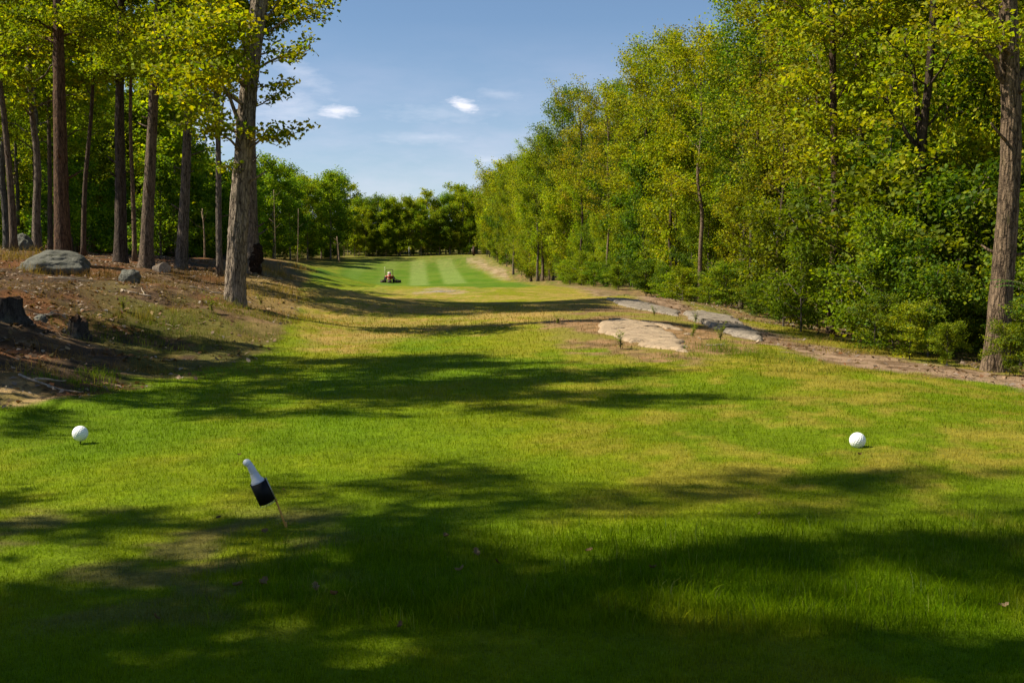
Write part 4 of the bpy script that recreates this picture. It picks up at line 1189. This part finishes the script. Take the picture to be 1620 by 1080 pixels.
def slab(name, poly, H, seed, mat, label, step=.05, bury=.14, nz=.10):
    Pp = np.array([hit(*q) for q in poly])
    x0, y0 = Pp.min(0) - .5; x1, y1 = Pp.max(0) + .5
    xs = np.arange(x0, x1, step); ys = np.arange(y0, y1, step * 1.4)
    X, Y = np.meshgrid(xs, ys)
    sd = sd_poly(X, Y, [tuple(q) for q in Pp])
    sd = sd + (fbm2(X * 1.6, Y * 1.6, seed) - .5) * .36 + (fbm2(X * 5, Y * 5, seed + 1) - .5) * .20 - .9 * sstep(.66, .72, fbm2(X * .5 + Y * .3, Y * 1.6 - X * .8, seed + 9))
    st_ = fbm2(X * 1.1 + Y * .6, Y * 2.2 - X * .5, seed + 4, 3); ledge = (np.floor(st_ * 9) / 9 - .45) * .09 * sstep(.1, .5, sd)
    h = sstep(-.08, .13, sd) * (H + bury) - bury + ledge + (fbm2(X * 1.2, Y * 1.2, seed + 2) - .5) * nz * sstep(0, .5, sd)
    Z = zt(X.ravel(), Y.ravel()) + h.ravel()
    ny, nx = X.shape
    idx = np.arange(nx * ny).reshape(ny, nx)
    q = np.stack([idx[:-1, :-1], idx[:-1, 1:], idx[1:, 1:], idx[1:, :-1]], -1).reshape(-1, 4)
    keep = (sd.ravel()[q] > -.35).any(1)
    q = q[keep]
    used = np.unique(q); mp = np.full(nx * ny, -1); mp[used] = np.arange(len(used))
    V = np.stack([X.ravel(), Y.ravel(), Z], -1)[used]
    c = V.mean(0); c[2] = V[:, 2].min()
    return tag(link(name, mesh_np(name, V - c, mp[q], mat, None, True), None, c), label, 'rock')


slab('rock_slab', [(940, 520), (950, 509), (975, 505), (1012, 509), (1050, 519), (1078, 537), (1096, 561), (1060, 554), (1000, 546), (968, 535)], .06, 31, M_SLAB, 'broad pale tan rock slab with a smooth face lying in the brown grass')
slab('rock_slab', [(1008, 508), (1050, 512), (1085, 521), (1128, 540), (1100, 536), (1062, 524), (1040, 517)], .04, 37, M_SLAB, 'narrow pale rock strip just behind the broad tan slab', nz=.06)
slab('rock_slab', [(950, 472), (1010, 476), (1078, 493), (1075, 501), (1030, 493), (985, 484)], .06, 41, M_RIDGE, 'dark streaked rock running along the crest behind the tan slab')
slab('rock_slab', [(1082, 497), (1108, 493), (1150, 503), (1190, 523), (1214, 541), (1165, 533), (1120, 517), (1090, 507)], .11, 43, M_RIDGE, 'long humped grey rock beside the path on the crest')
slab('rock_slab', [(660, 462), (700, 459), (738, 461), (700, 463)], .02, 47, M_RIDGE, 'thin sliver of pale rock in the dry grass below the mown fairway', step=.25)


def stump(px, py, d, r, h, seed, label, jag=.12):
    x_ = (px - CX) / FPX * d
    root = empty('tree_stump', (x_, d, z1(x_, d)), label, 'stump')
    a = Acc(); sd, n = 40, 22
    zz = np.linspace(-.15, h, n)
    P = np.stack([np.zeros(n), np.zeros(n), zz], -1)
    rr = r * (1 + .4 * np.exp(-np.maximum(zz, 0) / (h * .25)))
    v, f, f3 = tube(P, rr, sd)
    m = n * sd; ang = np.tile(np.arange(sd), n) / sd * 2 * np.pi; zr = np.repeat(zz, sd)
    root_l = (.5 + .5 * np.cos(ang * 5 + seed)) * np.exp(-np.maximum(zr, 0) / (h * .35)) * r * .55
    q = np.stack([np.cos(ang) * 4, np.sin(ang) * 4, zr * 3], -1)
    dr = root_l + (fbm3(q * 1.5, seed) - .5) * r * .45
    v[:m, 0] += np.cos(np.arctan2(v[:m, 1], v[:m, 0])) * dr * np.sign(1); v[:m, 1] += np.sin(np.arctan2(v[:m, 1], v[:m, 0])) * dr
    top = np.repeat(np.linspace(0, 1, n), sd) ** 6
    v[:m, 2] += top * (fbm3(np.stack([np.cos(ang) * 2, np.sin(ang) * 2, 0 * ang], -1), seed + 3, 3) - .5) * jag * 3
    v[m + 1, 2] -= jag * .9
    a.add(v, f); a.f3.append(f3[:sd])
    a.build('stump_body', M_STUMP, root)
    b = Acc(); jj = np.arange(sd)
    ring = v[(n - 1) * sd:m] * [.97, .97, 1]
    mid = ring * [.5, .5, 1] + [0, 0, -jag * .45]
    vv = np.concatenate([ring + [0, 0, .004], mid, [[0, 0, v[m + 1, 2]]]])
    kk = (jj + 1) % sd
    b.add(vv, np.stack([jj, kk, sd + kk, sd + jj], -1)); b.f3.append(np.stack([sd + jj, sd + kk, np.full(sd, 2 * sd)], -1))
    b.build('cut_face', M_ROT, root)
    return root


stump(16, 504, 19.4, .20, .42, 4, 'wide dark old stump at the left end of the bank', .04)
stump(123, 533, 20.0, .15, .30, 9, 'small broken black stump with a pale splintered side on the bank', .10)


def fallen_log(px, py, d, r, L, az, label):
    x_ = (px - CX) / FPX * d
    root = empty('fallen_log', (x_, d, z1(x_, d) + r * .75), label, 'log', rz=az)
    a = Acc(); n, sd = 12, 18
    P = np.stack([np.linspace(0, L, n), np.zeros(n), np.linspace(0, -.1, n)], -1)
    v, f, f3 = tube(P, r * np.linspace(1, .8, n), sd)
    v[:n * sd] += (fbm3(v[:n * sd] * 5, 8)[:, None] - .5) * .12 * r * 4 * np.array([.1, 1, 1])
    a.add(v, f); a.f3.append(f3[sd:]); a.build('log_body', M_BARK, root)
    b = Acc(); ring = v[:sd]; c = v[n * sd]
    jj = np.arange(sd); kk = (jj + 1) % sd
    b.add(np.concatenate([ring, ring * .0 + c * .5 + ring * .5 + [-.004, 0, 0], [c]]), np.stack([kk, jj, sd + jj, sd + kk], -1)); b.f3.append(np.stack([sd + kk, sd + jj, np.full(sd, 2 * sd)], -1))
    b.build('cut_face', M_CUT, root)
    return root


fallen_log(262, 428, 37, .20, 2.2, 2.1, 'pale fallen log end beside the foot of the leaning bank trunk')

g = np.random.default_rng(77)
for px, py, L, az, lab in [(75, 440, 1.1, .2, 'bleached stick lying below the large boulder'), (240, 472, .9, 2.8, 'thin bare stick across the brown bank below the trunks'), (30, 598, .9, -.25, 'dark stick at the edge of the sandy patch'),
                           (300, 455, 1.3, .5, 'long bare branch lying right of the small rock'), (265, 515, .5, -.6, 'short pale twig in the bank grass'), (55, 500, .8, 1.0, 'grey broken branch beside the dark old stump'), (1120, 548, .5, .3, 'thin twig on the brown soil by the rock strip')]:
    c = hit(px, py); a = Acc()
    for s_ in range(3):
        l = L * (1 if s_ == 0 else g.uniform(.3, .5)); a2 = az + (0 if s_ == 0 else g.uniform(-.9, .9)); o_ = 0 if s_ == 0 else g.uniform(.2, .6) * L
        t = np.linspace(0, 1, 7)
        xs = c[0] + math.cos(az) * o_ + math.cos(a2) * t * l + g.normal(0, .015, 7); ys = c[1] + math.sin(az) * o_ + math.sin(a2) * t * l + g.normal(0, .015, 7)
        zs = zt(xs, ys) + .03 + .05 * (s_ > 0) * t
        add_tube(a, np.stack([xs - c[0], ys - c[1], zs - z1(*c)], -1), np.linspace(.018, .006, 7), 6)
    tag(a.build('fallen_branch', M_CUT, None, True, (c[0], c[1], z1(*c))), lab, 'branch')

# leaning dead stem and other bare poles at the wood edges
def pole_tree(px0, py0, px1, py1, d, w, label, stubs=3):
    A, B = at(px0, py0, d), at(px1, py1, d)
    A[2] = z1(A[0], A[1]) - .2
    T = Tree(int(px0)); T.trunk([A - A, (B - A) * .5 + [.05, 0, 0], B - A], w, w * .45, 8, 1.1)
    for k in range(stubs):
        S, r = T.at_t(T.rng.uniform(.5, .95)); az = T.rng.uniform(0, 6.28)
        add_tube(T.wood, np.array([S, S + [math.cos(az) * .4, math.sin(az) * .4, .2], S + [math.cos(az) * .9, math.sin(az) * .9, .6]]), [w * .3, w * .2, .01], 5)
    o = T.wood.build('dead_tree', M_BARK, None, True, A); o.color = (2.0, 1.75, 1.45, 1)
    return tag(o, label, 'dead tree')


pole_tree(537, 414, 533, 374, 190, .17, 'pale bare leaning stem at the left edge of the mown fairway')
pole_tree(869, 400, 864, 205, 119, .11, 'bare dead trunk standing high among the leaves of the right-hand wood')
pole_tree(436, 418, 433, 300, 133, .07, 'thin pale birch-like stem in the trees left of the fairway')
pole_tree(470, 418, 472, 330, 155, .08, 'thin pale stem right of the birch-like stem')
pole_tree(324, 418, 320, 330, 60, .06, 'thin bare stem in the shade behind the slim twin-stemmed tree')

# ---- sumac and small weeds
def sumac(px, d, h, az0, label, nf=7):
    x_ = (px - CX) / FPX * d
    root = empty('sumac_plant', (x_, d, z1(x_, d)), label, 'plant')
    a = Acc(); lv = []; lf = []; lc = []; o = 0
    g = np.random.default_rng(3)
    add_tube(a, np.array([[0, 0, -.05], [.03, 0, h * .5], [0, .02, h]]), [.02, .016, .01], 6)
    for k in range(nf):
        az = az0 + k * 2.4 * .55 + g.normal(0, .2); L = g.uniform(.5, .75)
        S = np.array([.01, .01, h * g.uniform(.8, 1.0)]); E = S + [math.cos(az) * L, math.sin(az) * L, g.uniform(-.05, .2)]
        P = bez(S, (S + E) / 2 + [0, 0, .16], E, 12); add_tube(a, P, np.linspace(.007, .003, 12), 4)
        for i in range(2, 12):
            T = P[min(11, i)] - P[i - 1]; T /= np.linalg.norm(T); sd = np.cross(T, [0, 0, 1]); sd /= np.linalg.norm(sd)
            for q in (-1, 1):
                ll = .13 * (1.1 - .05 * i); dd = sd * q * .9 + T * .4 - np.array([0, 0, .25]); dd /= np.linalg.norm(dd)
                w_ = np.cross(dd, [0, 0, 1]); w_ /= np.linalg.norm(w_) + 1e-9
                A = P[i]; lv += [A, A + dd * ll * .4 + w_ * .018, A + dd * ll, A + dd * ll * .4 - w_ * .018]
                lf += [[o, o + 1, o + 2], [o, o + 2, o + 3]]; o += 4
                c = np.array([.06, .15, .022]) * g.uniform(.75, 1.25); lc += [c] * 4
    a.build('stem', M_BARK, root).color = (.9, 1.0, .5, 1)
    link('leaves', mesh_np('leaves', np.array(lv), np.array(lf), M_LEAF, np.array(lc)), root)
    return root


sumac(1632, 18.6, 1.55, 2.0, 'feathery green sumac at the right edge beside the leaning trunk')
for px, py, h, lab in [(982, 553, .36, 'small leafy weed at the front edge of the broad tan slab'), (1100, 512, .35, 'small leafy weed between the two grey crest rocks'), (1035, 500, .28, 'tiny weed in the brown grass behind the tan slab'), (883, 512, .2, 'low green weed left of the tan slab'),
                       (1096, 535, .40, 'leafy weed on the rock strip'), (1140, 540, .42, 'leafy weed where the tall grass meets the grey crest rock'), (335, 495, .45, 'bright green weed at the left foot of the big leaning maple'), (413, 483, .35, 'bright green weed at the right foot of the big leaning maple'), (195, 492, .3, 'bright green weed in the middle of the bank'), (1500, 545, .4, 'low weed beside the leaning trunk foot')]:
    c = hit(px, py)
    root = empty('weed', (c[0], c[1], z1(*c)), lab, 'weed')
    g = np.random.default_rng(int(px)); a = Acc(); lv, lf, lc, o = [], [], [], 0
    for k in range(7):
        az = g.uniform(0, 6.28); L = h * g.uniform(.55, 1.1); rd = g.uniform(.15, .6)
        E = np.array([math.cos(az) * L * rd, math.sin(az) * L * rd, L]); P = bez(np.array([0, 0, -.02]), np.array([0, 0, L * .6]), E, 9)
        add_tube(a, P, np.linspace(.004, .0015, 9), 4)
        for i in range(2, 9):
            for q in range(2):
                t = g.uniform(0, 6.28); dd = np.array([math.cos(t), math.sin(t), g.uniform(-.2, .6)]); dd /= np.linalg.norm(dd)
                w_ = np.cross(dd, [0, 0, 1]); w_ /= np.linalg.norm(w_) + 1e-9; ll = .075 * g.uniform(.6, 1.2) * (h / .35) ** .5
                A = P[i]; lv += [A, A + dd * ll * .45 + w_ * ll * .26, A + dd * ll - np.array([0, 0, .012]), A + dd * ll * .45 - w_ * ll * .26]
                lf += [[o, o + 1, o + 2], [o, o + 2, o + 3]]; o += 4
                lc += [np.array([.17, .22, .012]) * g.uniform(.6, 1.2)] * 4
    a.build('stem', M_BARK, root).color = (.8, 1.0, .4, 1)
    link('leaves', mesh_np('leaves', np.array(lv), np.array(lf), M_LEAF, np.array(lc)), root)

# ---- dead leaves on the grass near the viewer
for i, (px, py, s_) in enumerate([(q_[0], q_[1], q_[2] * .55) for q_ in [(707, 856, .05), (752, 884, .055), (783, 897, .04), (932, 879, .045), (731, 911, .05), (1032, 908, .04), (414, 847, .05), (500, 941, .055), (525, 951, .05), (413, 930, .06), (1587, 968, .045), (345, 826, .035), (448, 782, .025), (378, 725, .03), (240, 985, .04), (1357, 724, .04), (1203, 820, .03), (635, 1000, .04), (380, 935, .05)]]):
    c = hit(px, py); g = np.random.default_rng(i)
    n = 5
    gx, gy = np.meshgrid(np.linspace(-1, 1, 7), np.linspace(-1, 1, n))
    wid = np.sqrt(np.clip(1 - gx ** 2, 0, 1)) * (1 + .3 * np.cos(gx * 9))
    X = gx * s_; Y = gy * wid * s_ * .55
    Z = (gx ** 2 * g.uniform(.1, .5) + gy ** 2 * g.uniform(.2, .6)) * s_ + .02
    idx = np.arange(7 * n).reshape(n, 7)
    f = np.stack([idx[:-1, :-1], idx[:-1, 1:], idx[1:, 1:], idx[1:, :-1]], -1).reshape(-1, 4)
    cc = np.tile(np.array([(.17, .105, .045), (.23, .155, .08), (.11, .06, .022)][i % 3]), (7 * n, 1))
    o = link('dead_leaf', mesh_np('dead_leaf', np.stack([X.ravel(), Y.ravel(), Z.ravel()], -1), f, M_DEADLEAF, cc), None, (c[0], c[1], z1(*c) + .012))
    o.rotation_euler = (g.normal(0, .3), g.normal(0, .3), g.uniform(0, 6.28))
    tag(o, 'curled dead brown leaf lying on the tee grass', 'dead leaf', 'dead leaves on the tee grass')

# ------------------------------------------------------------------ tee markers
M_WHITE = mat_simple('white_marker_paint', (.80, .80, .78), .35, var=.04, scale=30, spec=.5)
M_SPIKE = mat_simple('marker_spike_steel', (.20, .20, .20), .4, .9)


def golf_ball_mesh(r):
    v, f = ico(6)
    n = 190; k = np.arange(n) + .5; ph = np.arccos(1 - 2 * k / n); th = np.pi * (1 + 5 ** .5) * k
    c = np.stack([np.cos(th) * np.sin(ph), np.sin(th) * np.sin(ph), np.cos(ph)], -1)
    ang = np.arccos(np.clip((v @ c.T).max(1), -1, 1))
    dim = np.clip(1 - (ang / .118) ** 2, 0, 1)
    return mesh_np('ball', v * (r * (1 - .055 * dim))[:, None], f, M_WHITE, None, True)


bm_ = golf_ball_mesh(.0735)
for px, py, h, lab in [(142, 702, .103, 'white dimpled golf ball tee marker held just above the grass at the left'), (1366, 707, .064, 'white dimpled golf ball tee marker sitting on the worn grass at the right')]:
    gpt = hit(px, py)
    bx, by = gpt[0] - h / math.tan(R(SUN_EL)), gpt[1] + .0
    root = empty('tee_marker', (bx, by, z1(bx, by)), lab, 'tee marker', 'white golf ball tee markers')
    b = link('ball', bm_, root, (0, 0, h))
    a = Acc(); add_lathe(a, [(0, -.12), (.002, -.11), (.006, -.08), (.006, h - .068), (.011, h - .066), (.011, h - .060), (0, h - .060)], 12)
    a.build('spike', M_SPIKE, root)

# ------------------------------------------------------------------ seed mix bottle in its tilted holder
M_BOTTLE = mat_simple('cloudy_white_plastic', (.62, .62, .66), .35, var=.05, scale=12, spec=.4, trans=.35)
M_SLEEVE = mat_simple('black_plastic_sleeve', (.006, .006, .0065), .62, var=.3, scale=40, spec=.2)
M_WIRE = mat_simple('orange_painted_wire', (.52, .24, .03), .45, var=.25, scale=30)
M_WIREG = mat_simple('bare_wire', (.38, .36, .30), .4, .6)
foot = hit(452, 834); D = foot[1]; K = D / FPX
fz = z1(*foot)
def loc_px(px, py, dy=0.0): return at(px, py, D + dy)
top_c, bot_c = loc_px(408, 762), loc_px(422.5, 793.5, .02)
ax = top_c - bot_c; Ls = np.linalg.norm(ax); ax /= Ls
xa = np.cross([0, 1.0, 0], ax); xa /= np.linalg.norm(xa); ya = np.cross(ax, xa)
MB = np.eye(4); MB[:3, 0], MB[:3, 1], MB[:3, 2], MB[:3, 3] = xa, ya, ax, bot_c
rs = 13.2 * K
root = empty('bottle_holder', (foot[0], foot[1], fz), 'black sleeve bottle holder on a slanted orange wire stake in the grass', 'bottle holder')
off = np.array([foot[0], foot[1], fz])
Mh = MB.copy(); Mh[:3, 3] -= off
a = Acc(); add_lathe(a, [(rs * .97, .003), (rs, 0), (rs * 1.0, Ls * .5), (rs, Ls), (rs * .95, Ls), (rs * .95, .003), (rs * .97, .003)], 40, Mh); sl_ = a.build('sleeve', M_SLEEVE, root)
a = Acc()
side = xa * (rs + .004)
topw = bot_c + ax * (Ls + .008) + side - off; lowb = bot_c + side * 1.02 - off
add_tube(a, np.array([topw, lowb]), .0042, 8); a.build('wire_upright', M_WIREG, root)
a = Acc(); endp = np.array([0, 0, -.06])
add_tube(a, np.array([lowb, lowb * .5 + np.array([.002, 0, 0]), np.array([.002, 0, .0]), endp]), .0062, 8)
add_tube(a, np.array([[.0, .0, .035], [.004, 0, .0], [.008, 0, -.03]]), .0065, 8); a.build('stake', M_WIRE, root)
a = Acc(); th = np.linspace(0, 2 * np.pi, 33)
add_tube(a, np.array([bot_c - ax * .010 + xa * math.cos(t) * rs * .98 + ya * math.sin(t) * rs * .98 - off for t in th]), .0018, 6, cap=False)
add_tube(a, np.array([bot_c - ax * .010 + xa * s_ * rs * .98 - off for s_ in (-1, 0, 1)]), .0018, 6); add_tube(a, np.array([bot_c - ax * .010 + xa * rs * .98 - off, lowb]), .0022, 6)
a.build('wire_ring', M_WIREG, root)
broot = empty('seed_bottle', bot_c, 'cloudy white squeeze bottle with a bent neck sitting in the black sleeve', 'bottle')
Mb = MB.copy(); Mb[:3, 3] = 0
a = Acc(); rb = rs * .84
sh = 16 * K; nk = 5.6 * K
add_lathe(a, [(0, -.006), (rb * .9, -.006), (rb, .0), (rb, Ls + .004), (rb * .96, Ls + .010), (rb * .72, Ls + sh * .42), (nk * 1.25, Ls + sh * .85), (nk * 1.08, Ls + sh * 1.05)], 40, Mb)
# neck that bends towards the left
S = ax * (Ls + sh * 1.0); Nk = [S, S + ax * 8 * K, S + ax * 15 * K - xa * .6 * K, S + ax * 20 * K - xa * 3.0 * K]
q = np.array(Nk); tt = np.linspace(0, 3, 14); Pn = np.stack([np.interp(tt, range(4), q[:, k]) for k in range(3)], -1)
add_tube(a, Pn, np.r_[np.linspace(nk * 1.1, nk * .92, 10), np.linspace(nk * .95, nk * .98, 4)], 24)
a.build('bottle_body', M_BOTTLE, broot)
a = Acc(); v, f = ico(3); a.add(v * [nk * 1.12, nk * 1.12, nk * 1.05] + Pn[-1], f); a.build('bottle_cap', M_WHITE, broot)

# ------------------------------------------------------------------ mower on the fairway
M_RED = mat_simple('red_machine_paint', (.42, .055, .02), .4, var=.12, scale=6)
M_BLACK = mat_simple('black_rubber', (.012, .012, .012), .85, var=.4, scale=20, spec=.2)
M_FRAME = mat_simple('dark_steel', (.05, .035, .02), .5, .3)
M_SEAT = mat_simple('pale_seat_vinyl', (.52, .42, .42), .6)
M_LAMP = mat_simple('pale_lamp_glass', (.8, .8, .55), .2)
mx_, my_ = hit(616, 447, 200)
my_ = min(max(my_, 140), 155); mx_ = (616.5 - CX) / FPX * my_
mo = empty('ride_on_mower', (mx_, my_, z1(mx_, my_)), 'red ride-on mower with a roll bar driving down the mown fairway', 'mower')
mo.scale = (.98, .98, .98); mo.rotation_euler.z = .12
a = Acc(); add_box(a, (0, -.55, .82), (.78, .95, .50), None, .10); add_box(a, (0, -.2, .50), (.62, 1.6, .22), None, .04); a.build('hood', M_RED, mo)
a = Acc()
for k in range(5): add_box(a, (0, -1.035, .68 + k * .065), (.52, .03, .035), None, .008)
a.build('grille', M_FRAME, mo)
for s_ in (-1, 1):
    a = Acc(); add_lathe(a, [(0, -.02), (.06, -.02), (.07, 0), (.05, .02), (0, .025)], 16, Matrix.Translation((s_ * .27, -1.03, .98)) @ Matrix.Rotation(R(90), 4, 'X')); a.build('headlight', M_LAMP, mo)
    a = Acc(); add_box(a, (s_ * .46, .45, .92), (.30, .75, .10), None, .04); add_box(a, (s_ * .46, .84, .70), (.30, .06, .40), None, .02); a.build('fender', M_RED, mo)
a = Acc(); add_box(a, (0, .45, .92), (.52, .50, .14), None, .05); add_box(a, (0, .70, 1.20), (.50, .13, .52), None, .05); a.build('seat', M_SEAT, mo)
a = Acc(); th = np.linspace(0, 2 * np.pi, 21); add_tube(a, np.stack([.19 * np.cos(th), -.03 + .17 * np.sin(th), 1.22 + .08 * np.sin(th)], -1), .018, 6, cap=False); add_tube(a, np.array([[0, -.12, .95], [0, -.03, 1.22]]), .02, 6); a.build('steering_wheel', M_BLACK, mo)
a = Acc(); add_tube(a, np.array([[-.48, .85, .6], [-.48, .85, 1.72], [-.44, .85, 1.80], [.44, .85, 1.80], [.48, .85, 1.72], [.48, .85, .6]]), .04, 8); a.build('roll_bar', M_FRAME, mo)
a = Acc(); add_tube(a, np.array([[-.62, .80, .9], [-.62, .80, 2.02]]), .015, 6); add_lathe(a, [(0, 0), (.07, 0), (.07, .09), (.05, .13), (0, .14)], 14, Matrix.Translation((-.62, .80, 2.0))); a.build('beacon', M_LAMP, mo)
def wheel(x_, y_, r, w):
    c = Matrix.Translation((x_, y_, r)) @ Matrix.Rotation(R(90), 4, 'Y')
    a = Acc(); add_lathe(a, [(r * .55, -w * .5), (r * .85, -w * .5), (r * .97, -w * .36), (r, 0), (r * .97, w * .36), (r * .85, w * .5), (r * .55, w * .5), (r * .55, -w * .5)], 28, c); t = a.build('wheel', M_BLACK, mo)
    a = Acc(); add_lathe(a, [(0, -w * .3), (r * .3, -w * .3), (r * .56, -w * .45), (r * .56, w * .45), (r * .3, w * .3), (0, w * .3)], 20, c); a.build('rim', M_SEAT, t)
for s_ in (-1, 1): wheel(s_ * .52, -.72, .27, .22); wheel(s_ * .58, .62, .40, .34)
def deck(x_, y_):
    a = Acc(); add_box(a, (x_, y_, .24), (.66, .55, .22), None, .06); d_ = a.build('cutting_deck', M_BLACK, mo)
    a = Acc(); c = Matrix.Translation((x_ - .30, y_ - .33, .12)) @ Matrix.Rotation(R(90), 4, 'Y'); add_lathe(a, [(0, 0), (.12, 0), (.12, .6), (0, .6)], 14, c); a.build('roller', M_FRAME, d_)
    a = Acc(); add_tube(a, np.array([[x_, y_ + .1, .32], [x_ * .6, y_ + .35, .55], [x_ * .35, y_ + .5, .55]]), .035, 6); a.build('lift_arm', M_FRAME, d_)
deck(1.05, -.25); deck(-.95, -.35); deck(0, -1.30); deck(1.30, .45)

# ------------------------------------------------------------------ flag and post at the far end
fx, fy = hit(647, 408.5, 240)
fr = empty('flagstick', (fx, fy, z1(fx, fy)), 'thin flagstick with a small yellow flag at the top of the fairway', 'flagstick')
M_FLAG = mat_simple('yellow_flag_cloth', (.62, .52, .04), .8)
a = Acc(); add_tube(a, np.array([[0, 0, -.1], [0, 0, 2.2]]), .018, 8); a.build('pole', M_WHITE, fr)
gx, gz = np.meshgrid(np.linspace(0, 1, 9), np.linspace(0, 1, 6)); fy_ = .05 * np.sin(gx * 7) * gx
v = np.stack([.02 + gx.ravel() * .50, fy_.ravel(), 2.18 - (1 - gz.ravel()) * .42 - gx.ravel() * .12], -1); v = np.concatenate([v, v + [0, .006, 0]])
idx = np.arange(54).reshape(6, 9); f = np.stack([idx[:-1, :-1], idx[:-1, 1:], idx[1:, 1:], idx[1:, :-1]], -1).reshape(-1, 4)
a = Acc(); a.add(v, np.concatenate([f, f[:, ::-1] + 54])); a.build('flag', M_FLAG, fr)
qx, qy = hit(748.5, 404.5, 240)
M_POST = mat_simple('dark_stained_post', (.05, .022, .012), .8, var=.4)
pr = empty('wooden_post', (qx, qy, z1(qx, qy)), 'dark squared wooden post with a pale side board beyond the sandy bank', 'post')
a = Acc(); add_box(a, (.12, 0, .85), (.42, .42, 1.9), None, .03); a.build('post_body', M_POST, pr)
a = Acc(); add_box(a, (-.19, 0, .95), (.19, .30, .60), None, .02); a.build('side_board', M_CUT, pr)
a = Acc(); add_box(a, (.12, 0, 1.845), (.50, .50, .08), None, .02); a.build('post_cap', M_POST, pr)

# ------------------------------------------------------------------ sky, sun, camera
w = bpy.data.worlds.new('World'); scene.world = w; w.use_nodes = True
nt = w.node_tree; nt.nodes.clear()
out = nt.nodes.new('ShaderNodeOutputWorld'); bg = nt.nodes.new('ShaderNodeBackground')
sky = nt.nodes.new('ShaderNodeTexSky'); sky.sky_type = 'NISHITA'; sky.sun_disc = False
sky.sun_elevation = R(SUN_EL); sky.sun_rotation = math.atan2(_sa[0], _sa[1])
sky.air_density = 1.0; sky.dust_density = .1; sky.ozone_density = 4.0; sky.altitude = 200
tc = N(nt, 'ShaderNodeTexCoord'); sep = N(nt, 'ShaderNodeSeparateXYZ'); nt.links.new(tc.outputs['Generated'], sep.inputs[0])
az = math_n(nt, 'ARCTAN2', sep.outputs[0], sep.outputs[1]); el = math_n(nt, 'ARCSINE', sep.outputs[2])
cmb = N(nt, 'ShaderNodeCombineXYZ'); nt.links.new(az, cmb.inputs[0]); nt.links.new(math_n(nt, 'MULTIPLY', el, 3.2), cmb.inputs[1])
wisp = noise(nt, 5.0, 6, .6, cmb.outputs[0]); wis2 = noise(nt, 60.0, 5, .62, cmb.outputs[0])
# thin veil low over the trees
band = math_n(nt, 'MULTIPLY', math_n(nt, 'SUBTRACT', .22, el), 4.5, clamp=True)
cl = math_n(nt, 'MULTIPLY', math_n(nt, 'ADD', math_n(nt, 'MULTIPLY', ramp(nt, wisp, [(.42, 0.0), (.72, 1.0)]), .75), .25), band)
veil = math_n(nt, 'MULTIPLY', cl, .75)
tot = math_n(nt, 'MULTIPLY', cl, .04)
def puff(px, py, wx, wy, tilt, k, soft=.5):
    """one cloud at a bearing and height in the sky"""
    global tot
    a0 = math.atan((px - CX) / FPX); e0 = math.atan((HY - py) / FPX)
    da = math_n(nt, 'SUBTRACT', az, a0); de = math_n(nt, 'SUBTRACT', el, e0)
    ct, st = math.cos(tilt), math.sin(tilt)
    u = math_n(nt, 'ADD', math_n(nt, 'MULTIPLY', da, ct / wx), math_n(nt, 'MULTIPLY', de, st / wx))
    v_ = math_n(nt, 'ADD', math_n(nt, 'MULTIPLY', da, -st / wy), math_n(nt, 'MULTIPLY', de, ct / wy))
    r = math_n(nt, 'SQRT', math_n(nt, 'ADD', math_n(nt, 'MULTIPLY', u, u), math_n(nt, 'MULTIPLY', v_, v_)))
    r = math_n(nt, 'ADD', r, math_n(nt, 'MULTIPLY', math_n(nt, 'SUBTRACT', wis2, .5), 1.9))
    m_ = math_n(nt, 'MULTIPLY', math_n(nt, 'DIVIDE', math_n(nt, 'SUBTRACT', 1.0, r), soft, clamp=True), k)
    tot = math_n(nt, 'MAXIMUM', tot, m_)
puff(536, 183, .020, .0068, 0, .75, .9); puff(735, 170, .0145, .0075, -.35, .85, .75); puff(478, 124, .045, .012, -.55, .22, 1.0); puff(465, 182, .036, .020, 0, .25, 1.0)
puff(790, 154, .022, .006, -.1, .18, 1.0); puff(700, 183, .06, .010, 0, .16, 1.0); puff(1020, 0, .045, .004, 0, .35, .8); puff(768, 256, .012, .006, 0, .3, 1.0); puff(670, 222, .05, .006, 0, .2, 1.0); puff(290, 205, .06, .03, 0, .3, 1.0)
skyc = mix_rgb(nt, 'MIX', veil, sky.outputs[0], (8.3, 7.7, 9.2))
skyc = mix_rgb(nt, 'MIX', tot, skyc, (9.6, 9.5, 10.2))
nt.links.new(skyc, bg.inputs[0]); bg.inputs[1].default_value = .062
nt.links.new(bg.outputs[0], out.inputs[0])

sun = bpy.data.lights.new('sun', 'SUN'); sun.energy = 5.0; sun.angle = R(.5); sun.color = (1.0, .92, .74)
so = bpy.data.objects.new('sun', sun); COL.objects.link(so); so.location = (-20, 0, 40)
so.rotation_euler = Vector(tuple(SUN_DIR)).to_track_quat('Z', 'Y').to_euler()

cam = bpy.data.cameras.new('camera'); cam.sensor_width = 36.0; cam.lens = 36.0 * FPX / 1620.0; cam.clip_end = 3000
co = bpy.data.objects.new('camera', cam); COL.objects.link(co); co.location = (0, 0, CAM_Z); co.rotation_euler = (R(90) - PITCH, 0, 0)
scene.camera = co
scene.view_settings.view_transform = 'Standard'; scene.view_settings.look = 'None'; scene.view_settings.exposure = 0.9; scene.view_settings.gamma = 1.0
scene.render.engine = 'CYCLES'
scene.cycles.use_denoising = True
scene.cycles.max_bounces = 6; scene.cycles.diffuse_bounces = 3; scene.cycles.transmission_bounces = 4; scene.cycles.glossy_bounces = 2
